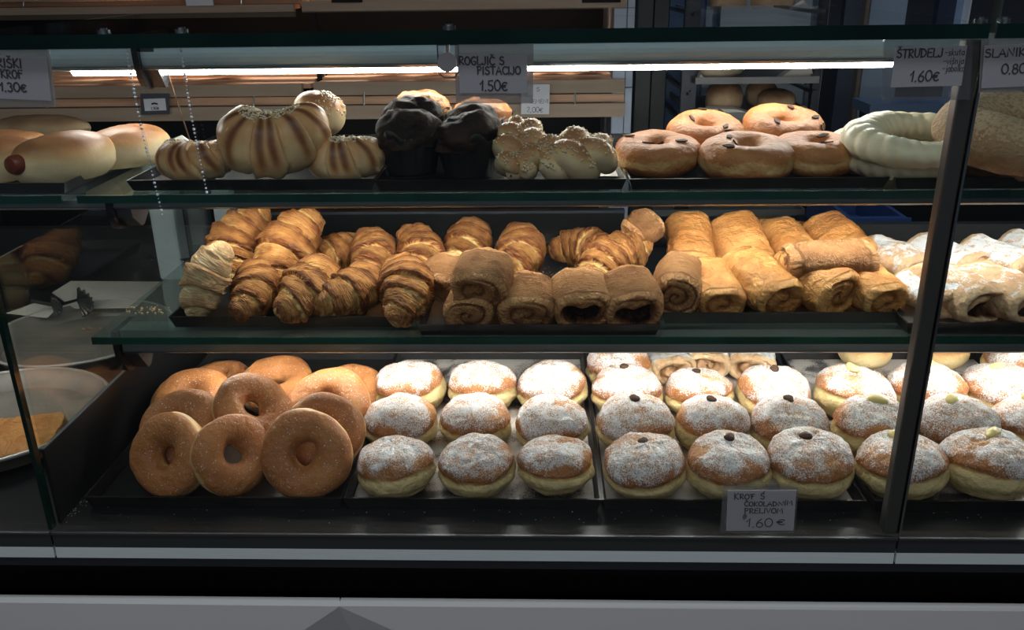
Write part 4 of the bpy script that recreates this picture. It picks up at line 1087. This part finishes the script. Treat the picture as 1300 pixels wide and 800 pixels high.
# wire loop of tongs on the middle shelf at the rear left
q = S(243, 330, ZM + .014); mb = MB(); mb.off = q
pts = [q + Vector((.014 * math.cos(a), .02 * math.sin(a), .006 * math.sin(a * 2))) for a in np.linspace(0, 2 * math.pi, 24, endpoint=False)]
mb.tube(pts, .0010, 6, closed=True); o = mb.build('wire_tongs', M['chrome'], smooth=True); o.location = q + UP
tag(o, 'small chrome wire loop at the rear left end of the middle shelf', 'tongs')
mb = MB(); mb.off = Vector((0, 0, 0)); mb.tube([Vector((-.014, 0, 0)), Vector((0, .004, .001)), Vector((.012, .01, .006))], .0022, 6); mb.build('tongs_grip', M['plastic'], o, smooth=True)
# ------------------------------------------------------------------ handwriting: strokes on a unit square, y up
def arc(cx, cy, rx, ry, a0, a1, n=10):
    return [(cx + rx * math.cos(math.radians(a0 + (a1 - a0) * i / n)), cy + ry * math.sin(math.radians(a0 + (a1 - a0) * i / n))) for i in range(n + 1)]
S_ST = arc(.32, .76, .24, .22, 40, 250, 8) + arc(.30, .26, .27, .27, 70, -150, 9)
O_ST = arc(.34, .5, .33, .5, 80, 450, 16)
GL = {
 'A': (.72, [[(0, 0), (.36, 1), (.70, 0)], [(.12, .36), (.60, .36)]]), 'C': (.62, [arc(.40, .5, .38, .5, 50, 310, 12)]),
 'D': (.70, [[(.08, 0), (.05, 1)], [(.0, 1), (.35, .95), (.62, .7), (.66, .4), (.45, .08), (.05, 0)]]),
 'E': (.60, [[(.55, 1), (.06, .97), (.04, .02), (.58, 0)], [(.06, .52), (.48, .54)]]),
 'F': (.56, [[(.08, 0), (.10, 1), (.56, .98)], [(-.04, .62), (.46, .62)]]),
 'f': (.62, [[(.22, 0), (.24, .96)], [(-.04, .96), (.62, 1.0)], [(.12, .56), (.46, .58)]]),
 'G': (.66, [arc(.38, .5, .36, .5, 55, 300, 12) + [(.62, .42), (.36, .42)]]), 'I': (.20, [[(.08, 0), (.10, 1)]]),
 'J': (.50, [[(.42, 1), (.42, .2), (.28, 0), (.08, .04), (0, .2)]]), 'K': (.62, [[(.06, 0), (.06, 1)], [(.55, 1), (.08, .46), (.60, 0)]]),
 'L': (.54, [[(.06, 1), (.04, .02), (.54, .0)]]), 'M': (.84, [[(0, 0), (.10, 1), (.40, .40), (.70, 1), (.82, 0)]]),
 'N': (.72, [[(.02, 0), (.08, 1), (.62, .02), (.66, 1)]]), 'O': (.70, [O_ST]),
 'P': (.58, [[(.08, 0), (.08, 1)], [(0, .96), (.38, 1), (.55, .78), (.40, .52), (.10, .46)]]),
 'R': (.62, [[(.08, 0), (.08, 1)], [(0, .96), (.38, 1), (.54, .78), (.40, .54), (.10, .48), (.60, 0)]]),
 'S': (.60, [S_ST]), 'T': (.62, [[(.31, 0), (.31, 1)], [(0, 1), (.62, .98)]]),
 'U': (.64, [[(.03, 1), (.03, .3), (.18, 0), (.42, 0), (.58, .3), (.60, 1)]]), 'V': (.62, [[(0, 1), (.30, 0), (.60, 1)]]),
 '0': (.62, [O_ST]), '1': (.36, [[(0, .62), (.28, 1), (.22, 0)]]), '2': (.58, [arc(.28, .76, .24, .23, 170, -30, 8) + [(.02, .02), (.56, .04)]]),
 '3': (.56, [arc(.24, .76, .24, .23, 140, -80, 8) + arc(.24, .27, .28, .27, 80, -140, 8)]),
 '5': (.58, [[(.52, 1), (.12, .98), (.08, .58)] + arc(.26, .30, .28, .30, 110, -140, 9)]),
 '6': (.60, [[(.46, 1), (.12, .62)] + arc(.30, .27, .27, .28, 160, 520, 14)]),
 '8': (.58, [arc(.29, .76, .22, .22, -90, 270, 12) + arc(.29, .27, .27, .27, 90, -270, 12)]), '9': (.58, [arc(.28, .72, .25, .27, 0, 360, 12) + [(.50, .3), (.3, 0)]]),
 '.': (.20, [[(.06, .0), (.09, .05)]]), ',': (.22, [[(.12, .08), (.04, -.14)]]), '-': (.48, [[(.04, .42), (.40, .44)]]), ' ': (.42, []),
 '\u20ac': (.66, [arc(.42, .42, .32, .40, 50, 310, 12), [(0, .50), (.48, .52)], [(0, .36), (.42, .37)]]),
 'a': (.50, [arc(.22, .30, .22, .28, 60, 400, 12), [(.44, .6), (.44, .02)]]), 'b': (.48, [[(.04, 1), (.04, 0)], arc(.24, .28, .21, .28, 160, -160, 10)]),
 'i': (.20, [[(.08, .58), (.08, 0)], [(.08, .8), (.09, .84)]]), 'j': (.26, [[(.18, .58), (.16, -.2), (0, -.26)], [(.18, .8), (.19, .84)]]),
 'k': (.44, [[(.04, 1), (.04, 0)], [(.38, .58), (.08, .26), (.42, 0)]]), 'l': (.18, [[(.08, 1), (.08, 0)]]),
 'n': (.46, [[(.04, .58), (.04, 0)], [(.04, .4), (.2, .58), (.38, .48), (.40, 0)]]), 'o': (.48, [arc(.22, .30, .21, .29, 80, 440, 12)]),
 's': (.40, [arc(.20, .46, .15, .13, 40, 250, 6) + arc(.18, .16, .17, .16, 70, -150, 7)]), 't': (.36, [[(.16, .9), (.16, .05), (.30, 0)], [(0, .6), (.34, .62)]]),
 'u': (.46, [[(.04, .58), (.06, .08), (.26, .02), (.40, .2), (.40, .58)], [(.40, .3), (.42, 0)]]), 'v': (.42, [[(0, .58), (.2, 0), (.40, .58)]]),
}
def acc(base, w_, h): g = GL[base]; c = g[0] / 2; return (g[0], g[1] + [[(c - w_, h + .18), (c, h), (c + w_, h + .18)]])
GL['\u0160'] = acc('S', .13, 1.12); GL['\u010c'] = acc('C', .13, 1.12); GL['\u0161'] = acc('s', .10, .72)
GL['\u015a'] = (GL['S'][0], GL['S'][1] + [[(.40, 1.10), (.52, 1.30)]])
GL['\u00cf'] = (.30, [[(.10, 0), (.12, 1)], [(.22, 1.25), (.23, 1.30)]])
def write(mb, text, O, U, V, x, y, h, wtot, thick, n_, jit=0.0, gap=.14, seed=1):
    """text from (x, y) in sign units (u right, v down), cap height h, stretched to the width wtot"""
    rnd = random.Random(seed)
    tot = sum(GL[c][0] + gap for c in text) - gap; kx = wtot / tot; cur = x
    for c in text:
        wd, strokes = GL[c]; dy = rnd.uniform(-jit, jit) * h
        for st in strokes:
            pts = [(cur + px * kx, y - (py * h) + dy) for px, py in st]
            P = [O + U * a + V * b + n_ * .0004 for a, b in pts]
            if len(P) == 2: P = [P[0], P[0].lerp(P[1], .5), P[1]]
            # flat pen ribbon
            k0 = len(mb.v)
            for i, p in enumerate(P):
                t = (P[min(i + 1, len(P) - 1)] - P[max(i - 1, 0)])
                if t.length < 1e-7: t = U.normalized()
                t.normalize(); s_ = n_.cross(t).normalized() * thick / 2
                e_ = t * thick * .4 if i == len(P) - 1 else (-t * thick * .4 if i == 0 else Vector())
                mb.v += [p + s_ + e_, p - s_ + e_]
            for i in range(len(P) - 1): mb.f.append((k0 + 2 * i, k0 + 2 * i + 1, k0 + 2 * i + 3, k0 + 2 * i + 2))
        cur += (wd + gap) * kx
def sign(TL, TR, BL, y, label, lines, sleeve=None, thick=.0011, mat='paper', jit=.04, back=None, cat='price sign'):
    """corners of the card in pixels; lines = (text, x px, baseline px, cap height px, width px)"""
    O = W(*TL, y); A = W(*TR, y); B = W(*BL, y); U = (A - O); V = (B - O); n_ = Vector((0, -1, 0))
    c = O + (U + V) / 2
    e = empty('price_sign', c + UP, label, cat)
    mb = MB(); mb.off = c; mb.poly([O, A, A + V, B], (0, .0005, 0)); mb.build('card', M[mat], e)
    if sleeve:
        s0, s1, s2 = sleeve[:3]; so = W(*s0, y); sa = W(*s1, y); sb = W(*s2, y)
        for dy, nm in ((.0009, 'sleeve_back'), (-.0022, 'sleeve_front')):
            mb = MB(); mb.off = c; D = Vector((0, dy, 0)); mb.poly([so + D, sa + D, sa + (sb - so) + D, sb + D], (0, .0004, 0))
            mb.build(nm, M['clear'] if nm == 'sleeve_front' else M[sleeve[3]], e)
    mu = MB(); mu.off = c; wpp = 1 / 1.0
    for (t, x, yb, h, wd) in lines:
        # pixel -> sign plane, honouring the slope of the card
        p = W(x, yb, y); q = W(x + wd, yb + (TR[1] - TL[1]) / (TR[0] - TL[0]) * wd, y)
        up = (W(x, yb - h, y) - p).length
        d = q - p; vdir = V.normalized()
        write(mu, t, p, d.normalized(), vdir, 0, 0, up, d.length, thick, n_, jit)
    mu.build('lettering', M['ink'], e)
    return e
ys = GY - .006
sign((-60, 68), (59, 73), (-52, 123), ys, 'price sign at the top left corner reading RI\u0160KI KROF 1.30\u20ac',
     [('RI\u0160KI', -3, 85, 11, 31), ('KROF', 2, 98.5, 10, 27), ('1.30\u20ac', 1, 115.5, 11, 33)], ((-70, 62), (62, 62), (-58, 136), 'sleeve'), .0014)
sign((582, 69), (669, 69.5), (584, 118), ys, 'price sign near the centre top reading ROGLJI\u010c S PISTACIJO 1.50\u20ac',
     [('ROGLJI\u010c S', 583, 82, 10, 57), ('PISTACIJO', 606, 94, 9.5, 55), ('1.50\u20ac', 610, 115, 13, 34)], ((577.5, 56), (677.5, 56), (579, 131), 'sleeve'), .0014)
sign((1137, 60.5), (1228, 58), (1131, 111), ys, 'price sign reading \u0160TRUDELJ skuta vi\u0161nja jabolko 1.60\u20ac left of the upright',
     [('\u0160TRUDELJ', 1138, 73.5, 10.5, 58), ('1.60\u20ac', 1155, 103.5, 13, 36)],
     ((1122, 46), (1235, 44), (1120, 128), 'clear'), .0013)
sign((1250, 58), (1340, 54), (1246, 112), ys, 'price sign at the top right corner reading SLANIK 0.80\u20ac',
     [('SLANIK', 1250, 73, 10, 51), ('0.80\u20ac', 1271, 94, 12, 40)], ((1247, 44), (1342, 40), (1243, 118), 'sleeve'), .0013)
yb_ = GY - .009
e = sign((924, 623), (1011, 622.5), (922, 674), yb_, 'price sign low in the case reading KROT S \u010cOKOLADNIM PRELIVOM 1.60\u20ac',
     [('K', 932, 634, 7.5, 5.5), ('ROf', 939, 633.5, 6, 18.5), ('\u015a', 965, 633.5, 7, 5.5), ('\u010cOKOLAD', 945, 642.5, 5.5, 41), ('N', 987.5, 642, 5, 7), ('\u00cf', 995.5, 641.5, 5, 2.5), ('M', 999, 641, 5.5, 6.5), ('PRELIVOM', 945, 651.5, 6, 48.5),
      ('1.60', 947.5, 669, 10.5, 32), ('\u20ac', 986, 666.5, 8, 10)], ((918, 616), (1014, 616), (914, 676), 'clear'), .0011)
st = W(945.5, 656, yb_ - .0003); mb = MB(); mb.off = e.location - UP
mb.poly([st + Vector((math.cos(a) * .0021 + math.sin(a) * .001, 0, math.sin(a) * .0036 - .0012 * math.cos(a))) for a in np.linspace(0, 6.28, 12, endpoint=False)], (0, .0002, 0))
o = mb.build('stain', pm('brown_smear', (.22, .20, .20), .6), e); o['label'] = 'brown smear on the card'
e = [o for o in bpy.data.objects if o.get('label', '').startswith('price sign reading \u0160TRUDELJ')][0]
mu = MB(); mu.off = e.location - UP
for t, x, yb, h, wd in (('-skuta', 1199, 70.5, 7, 25), ('-vi\u0161nja', 1197, 81.5, 7, 26), ('-jabolko', 1196, 91, 7.5, 28)):
    p_ = W(x, yb, ys); q_ = W(x + wd, yb - .7, ys); write(mu, t, p_, (q_ - p_).normalized(), Vector((0, 0, -1)), 0, 0, h * .00078, (q_ - p_).length, .00065, Vector((0, -1, 0)), .03)
mu.build('small_lettering', M['ink'], e)
# spare clear hook with metal disc beside the centre sign
c = W(568, 69, ys - .004); e = empty('sign_hook', c + UP, 'clear plastic sign hook with round metal button left of the centre price sign', 'hook')
mb = MB(); mb.off = c
a_ = W(555, 57, ys); b_ = W(582, 57, ys); d_ = W(557, 97, ys)
pts = [a_, b_, W(582, 92, ys), W(577, 98.5, ys), W(564, 98.5, ys), W(557, 93, ys)]
mb.poly(pts, (0, .0015, 0)); mb.build('hook_plate', M['clear'], e)
mb = MB(); mb.off = c; loop = pts + [pts[0]]; mb.tube(loop, .0007, 6); mb.build('hook_rim', M['chrome'], e, smooth=True)
mb = MB(); mb.off = c; mb.disc(W(568, 78.5, ys), .0085, (0, -1, 0), .003, 28); mb.build('button', M['steel'], e)
mb = MB(); mb.off = c; mb.tube([W(568, 46, ys - .001), W(568, 72, ys - .001)], .002, 10); mb.build('hook_stem', M['steel'], e)
# strings of small beads modelled in place of dotted reflections in the glass
def glints(p0, p1, n, label):
    c = W(*p0, GY - .006); e = empty('glint_string', c + UP, label, 'bead string', 'bead strings on the front glass')
    src = None
    glint_line = MB(); glint_line.off = c; glint_line.tube([W(*p0, GY - .0065), W((p0[0] + p1[0]) / 2, (p0[1] + p1[1]) / 2, GY - .0065), W(*p1, GY - .0065)], .00018, 5); glint_line.build('glint_line', M['clear'], e)
    rnd = random.Random(n)
    for i in range(n):
        t = i / (n - 1); k = t + .0 * math.sin(t * 9)
        bend = 4 * math.sin(t * math.pi) * -.6
        p = W(p0[0] + (p1[0] - p0[0]) * k + bend, p0[1] + (p1[1] - p0[1]) * k, GY - .0065)
        if src is None:
            mb = MB(); nu, nv = 6, 8
            P = np.array([[(math.sin(a) * math.cos(b), math.sin(a) * math.sin(b), math.cos(a)) for b in np.linspace(0, 2 * math.pi, nv, endpoint=False)] for a in np.linspace(.01, math.pi - .01, nu)]) * .00135
            src = grid_mesh('glint', P, M['glint'], False, True)
        o = bpy.data.objects.new('glint', src); COL.objects.link(o); o.parent = e; o.location = p - c
        s_ = rnd.choice((.55, .8, 1, 1.05)) if rnd.random() < .7 else .4; o.scale = (s_,) * 3
glints((157.5, 49), (206, 272), 46, 'left of the two strings of tiny white beads reflected in the glass')
glints((228, 49), (262.5, 244), 40, 'right of the two strings of tiny white beads reflected in the glass')

# ------------------------------------------------------------------ bread rack behind
YR = 2.40
rack = empty('bread_rack', (0, 0, CZ), 'long wooden bread rack with slatted shelves behind the case', 'bread rack')
def zr_(px, py, y=YR): return W(px, py, y).z
def board(px0, px1, py0, py1, y, nm='front_board', mat='wood', th=.018):
    x0 = W(px0, py0, y).x; x1 = W(px1, py1, y).x
    zt = zr_((px0 + px1) / 2, py0, y); zb_ = zr_((px0 + px1) / 2, py1, y)
    return MB().box(x0, x1, y, y + th, zb_, zt).build(nm, M[mat], rack)
def pins(xs, py0, py1, y):
    for x in xs:
        a = W(x, py0, y); b = W(x, py1, y)
        MB().tube([a, (a + b) / 2, b], .0028, 8).build('pin', M['steel'], rack)
def slats(px0, px1, py, y0, n, rise, label=None):
    x0 = W(px0, py, y0).x; x1 = W(px1, py, y0).x; z0 = zr_((px0 + px1) / 2, py, y0)
    for k in range(n):
        y = y0 + .022 + k * .062; z = z0 + rise * k
        MB().box(x0, x1, y, y + .052, z - .012, z).build('shelf_slat', M['woodl'], rack)
# upper level
board(-60, 374, 8, 24, YR); board(-60, 374, -14, 0, YR); slats(-60, 372, 8.5, YR, 6, .004); board(-60, 380, 1, 7, YR + .05, 'front_slat', 'woodl', .03)
board(382, 795, -1, 13.5, YR); slats(384, 793, 0, YR, 6, .004)
pins((30, 306), -2, 8, YR + .01)
# lower level, two bays
board(-60, 384, 109, 124, YR); slats(-60, 392, 110, YR + .02, 7, .0062)
board(-60, 396, 125, 135, YR + .045, 'front_slat', 'woodl', .05); board(-60, 388, 137, 154, YR)
board(397, 793, 103, 119.5, YR); slats(400, 793, 104, YR + .02, 7, .0062)
board(400, 792, 121, 131, YR + .045, 'front_slat', 'woodl', .05); board(398, 793, 133, 150, YR)
pins((60, 322), 122, 137, YR - .004); pins((462, 730), 117, 134, YR - .004)
for px in (391, 794):
    x = W(px, 60, YR).x
    MB().box(x - .008, x + .006, YR + .10, YR + .13, -1.40, .5).build('rack_post', M['blackm'], rack)
x = W(-80, 60, YR).x
MB().box(x - .008, x + .006, YR + .10, YR + .13, -1.40, .5).build('rack_post', M['blackm'], rack)
# loaves on the rack
lm = [bun_mesh(200 + i, .075, .05, .034, pale=.3, top=.45, mat='loafp', dis=.004) for i in range(3)]
for i, (px, wpx, lab) in enumerate([(150, 46, 'pale loaf on the rack, leftmost beside the first price sign'), (222, 50, 'bagged loaf on the rack right of the lamp rail bracket'), (279, 66, 'wide bagged loaf on the rack left of the bay gap'),
      (492, 60, 'pale loaf on the rack in the right bay, left of the centre sign'), (548, 56, 'pale loaf on the rack just left of the centre sign'),
      (700, 46, 'loaf on the rack just right of the centre sign'), (745, 56, 'bagged loaf at the right end of the rack')]):
    py = 102 if px < 400 else 97
    p = W(px, py, YR + .12); z = zr_(px, 109 if px < 400 else 103, YR) + .017; p.z = z
    put(lm[i % 3], 'loaf', p, RZ(.2 * i), (wpx * depth(p) / F / .15, .9, .78), lab, 'loaf', 'loaves on the bread rack')
# labels on the rack
sign((662, 107), (698, 107), (661.5, 145), YR - .02, 'small white card on the rack reading S SEMENI 2,00\u20ac',
     [('S', 681, 116, 5, 4), ('SEMENI', 672, 131, 5, 24), ('2,00\u20ac', 669, 142.5, 6.5, 20)], None, .0013)
e = sign((182, 125.8), (209.5, 124.8), (184, 141), YR - .02, 'small card in a dark holder on the rack reading 1,90\u20ac', [('1,90\u20ac', 192, 139.5, 3.5, 10)], None, .0014, cat='price sign')
c = e.location - UP
mb = MB(); mb.off = c; mb.poly([W(178, 119, YR - .018), W(214.5, 119, YR - .018), W(214.5, 145, YR - .018), W(179, 146, YR - .018)], (0, .003, 0)); mb.build('holder', pm('holder_dark', (.05, .06, .08), .5), e)
mb = MB(); mb.off = c; mb.tube([W(192.5, 132, YR - .0215), W(196, 131.2, YR - .0215), W(200, 132, YR - .0215)], .0022, 8); mb.build('printed_mark', M['ink'], e)
for (a, b, col_, lab) in (((235, -4), (271, 7), 'paper', 'blank white card on the upper rack board'), ((420, -8), (460, 3), 'blackm', 'black card on the upper rack board, left of the centre'), ((739, -8), (788, 3), 'blackm', 'black card on the upper rack board, near the tiled pier')):
    p = W(a[0], a[1], YR - .006); q = W(b[0], b[1], YR - .006)
    mb = MB(); mb.off = p; mb.box(p.x, q.x, YR - .006, YR - .002, q.z, p.z); o = mb.build('shelf_card', M[col_]); o.location = p + UP
    tag(o, lab, 'card', None)

# ------------------------------------------------------------------ trolley of bread trays in the room behind
YT = 2.75
tr = empty('tray_trolley', (0, 0, CZ), 'dark metal trolley with bread trays standing behind the case', 'trolley')
M['trol'] = pm('trolley_dark', (.03, .034, .045), .35, .6)
M['trolb'] = pm('trolley_blue_steel', (.16, .20, .27), .3, .7)
for (px, y, mt) in ((873, YT, 'trol'), (882, YT + .03, 'trol'), (898, YT + .55, 'trolb'), (1042, YT + .04, 'trol'), (1033, YT + .5, 'trolb')):
    p = W(px, 60, y); MB().box(p.x - .012, p.x + .012, y, y + .03, -1.35, .55).build('trolley_post', M[mt], tr)
for (py) in (-60, 30, 115, 157, 215, 270, 330):
    za_ = W(960, py, YT).z
    for px in (878, 1041):
        p = W(px, 60, YT); MB().box(p.x - .008, p.x + .008, YT, YT + .56, za_ - .012, za_ - .002).build('tray_runner', M['trol'], tr)
def ttray(px0, px1, py, lab):
    a = W(px0, py, YT - .02); b = W(px1, py, YT - .02); z = a.z - .012
    e = empty('trolley_tray', Vector(((a.x + b.x) / 2, YT + .25, z)) + UP, lab, 'tray', 'trays on the trolley')
    mb = MB(); mb.off = Vector(e.location) - UP
    mb.box(a.x, b.x, YT - .02, YT + .5, z, z + .004).box(a.x, b.x, YT - .02, YT - .014, z + .004, z + .02).box(a.x, a.x + .006, YT - .014, YT + .5, z + .004, z + .02).box(b.x - .006, b.x, YT - .014, YT + .5, z + .004, z + .02)
    mb.build('tray_body', M['traygrey2'], e)
    return z + .005
M['traygrey2'] = pm('trolley_tray_metal', (.22, .22, .23), .5, .4)
z1_ = ttray(890, 1048, 17, 'upper visible trolley tray with dark loaves')
z2_ = ttray(883, 1040, 102, 'middle trolley tray with a wrapped loaf')
z3_ = ttray(880, 1036, 147, 'lower trolley tray with dark round loaves and white papers')
z4_ = ttray(830, 1022, 270, 'trolley tray seen under the top shelf with dim loaves')
dl = [bun_mesh(220 + i, .075, .06, .055, top=.25, mat='loaf', dis=.004) for i in range(2)]
pl = bun_mesh(230, .085, .05, .035, top=.6, mat='loafp', dis=.003)
def tl(px, wpx, z, me, lab, sc_z=1, dy=.12):
    p = W(px, 60, YT + dy); p.z = z
    s_ = wpx * depth(Vector((p.x, p.y, z))) / F / (.15 if me is not pl else .17)
    put(me, 'loaf', p, RZ(px * .1), (s_, s_, s_ * sc_z), lab, 'loaf', 'loaves on the trolley')
for px in (921,): tl(px, 56, z1_, dl[0], 'dark loaf at the left on the upper trolley tray')
tl(976, 56, z1_, dl[1], 'dark loaf in the middle of the upper trolley tray')
tl(918, 70, z2_, pl, 'pale wrapped loaf on the middle trolley tray', .9)
tl(924, 58, z3_, dl[0], 'dark round loaf at the left of the lower trolley tray')
tl(972, 40, z3_, dl[1], 'dark round loaf at the back of the lower trolley tray', 1.2, .25)
tl(992, 56, z3_, dl[0], 'lighter round loaf at the right of the lower trolley tray', .75)
tl(890, 46, W(900, 296, YT).z, dl[1], 'dim loaf behind the golden rolls, leftmost of three', .8)
tl(947, 40, W(900, 296, YT).z, dl[0], 'dim loaf behind the golden rolls, middle of three', .8)
tl(988, 48, W(900, 296, YT).z, dl[1], 'dim loaf behind the golden rolls, rightmost of three', .9)
def tri(pts, y, mat, lab):
    P = [W(px, py, y) for px, py in pts]; c = sum(P, Vector()) / len(P)
    # a folded sheet: front flap plus the part lying back
    mb = MB(); mb.off = c; mb.poly(P, (0, .03, .004)); o = mb.build('baking_paper', mat); o.location = c + UP
    return tag(o, lab, 'paper')
tri([(1003, 14), (1022, 2), (1030, 12), (1046, 9), (1040, 16)], YT + .05, M['parch'], 'crumpled paper at the right of the upper trolley tray')
tri([(884, 104), (890, 94), (898, 104)], YT - .01, M['parch'], 'paper tip at the left of the middle trolley tray')
tri([(988, 100), (1012, 84), (1030, 86), (1034, 101)], YT + .05, M['parch'], 'paper cone at the right of the middle trolley tray')
tri([(888, 146), (900, 138), (935, 139), (960, 146), (925, 148)], YT - .01, M['parchw'], 'white paper hanging over the front of the lower trolley tray')
tri([(990, 147), (1000, 139), (1026, 138), (1027, 147)], YT - .01, M['parch'], 'paper at the right of the lower trolley tray')
# blue crate and counter further right
def crate(px0, px1, py0, py1, y, d, col_, nm, lab, cat, hollow=True):
    a = W(px0, py1, y); b = W(px1, py0, y); c = Vector(((a.x + b.x) / 2, y + d / 2, a.z))
    m = pm(nm + '_col', col_, .45)
    e = empty(nm, c + UP, lab, cat); t_ = .012
    mb = MB(); mb.off = c; mb.box(a.x, b.x, y, y + t_, a.z, b.z).box(a.x, a.x + t_, y + t_, y + d, a.z, b.z).box(b.x - t_, b.x, y + t_, y + d, a.z, b.z).box(a.x + t_, b.x - t_, y + d - t_, y + d, a.z, b.z).box(a.x + t_, b.x - t_, y + t_, y + d - t_, a.z, a.z + t_)
    mb.build('crate_body', m, e)
    mb = MB(); mb.off = c; mb.box(a.x - .008, b.x + .008, y - .008, y - .0005, b.z - .014, b.z).build('crate_rim', m, e)
    return e
crate(1070, 1152, 276, 318, 2.25, .35, (.02, .06, .22), 'blue_crate', 'dark blue plastic crate behind the powdered strudels', 'crate')
_a = W(1070, 318, 2.25); _b = W(1152, 318, 2.25)
st_ = empty('crate_stand', (0, 0, CZ), 'dark stand carrying the blue crate, behind the powdered strudels', 'stand')
MB().box(_a.x - .02, _b.x + .02, 2.23, 2.62, _a.z - .026, _a.z - .001).build('stand_top', M['trol'], st_)
for _x in (_a.x, _b.x):
    for _y in (2.25, 2.59): MB().box(_x - .012, _x + .012, _y - .012, _y + .012, -CZ + .001, _a.z - .027).build('leg', M['trol'], st_)
sheet('crumpled_bag', [W(1112, 300, 2.29), W(1128, 287, 2.29), W(1146, 296, 2.30), W(1146, 308.3, 2.29), W(1120, 308.3, 2.29)], pm('bag_blue', (.12, .20, .38), .5), 'crumpled pale blue bag in the blue crate', 'bag', th=.02)
ct = empty('rear_counter', (0, 0, CZ), 'dark counter with a bluish top in the room behind, right side', 'counter')
a = W(1105, 133, 2.7); b = W(1420, 146, 2.7)
MB().box(a.x, 2.2, 2.7, 2.86, a.z - .03, a.z).build('countertop', pm('counter_blue', (.07, .11, .20), .35), ct)
MB().box(a.x + .02, 2.2, 2.73, 2.84, -CZ + .002, a.z - .031).build('counter_body', M['blackm'], ct)
# the black board behind the croissants
bb = empty('back_board', (0, 0, CZ), 'black glossy board standing behind the croissants', 'board')
p0 = W(298, 269, 1.36); p1 = W(793, 269, 1.36)
MB().box(p0.x, p1.x, 1.36, 1.372, ZM + .0, p0.z + .0).build('panel', M['recess'], bb)
MB().box(p0.x, p1.x, 1.354, 1.3595, p0.z - .004, p0.z).build('panel_edge', M['alud'], bb)
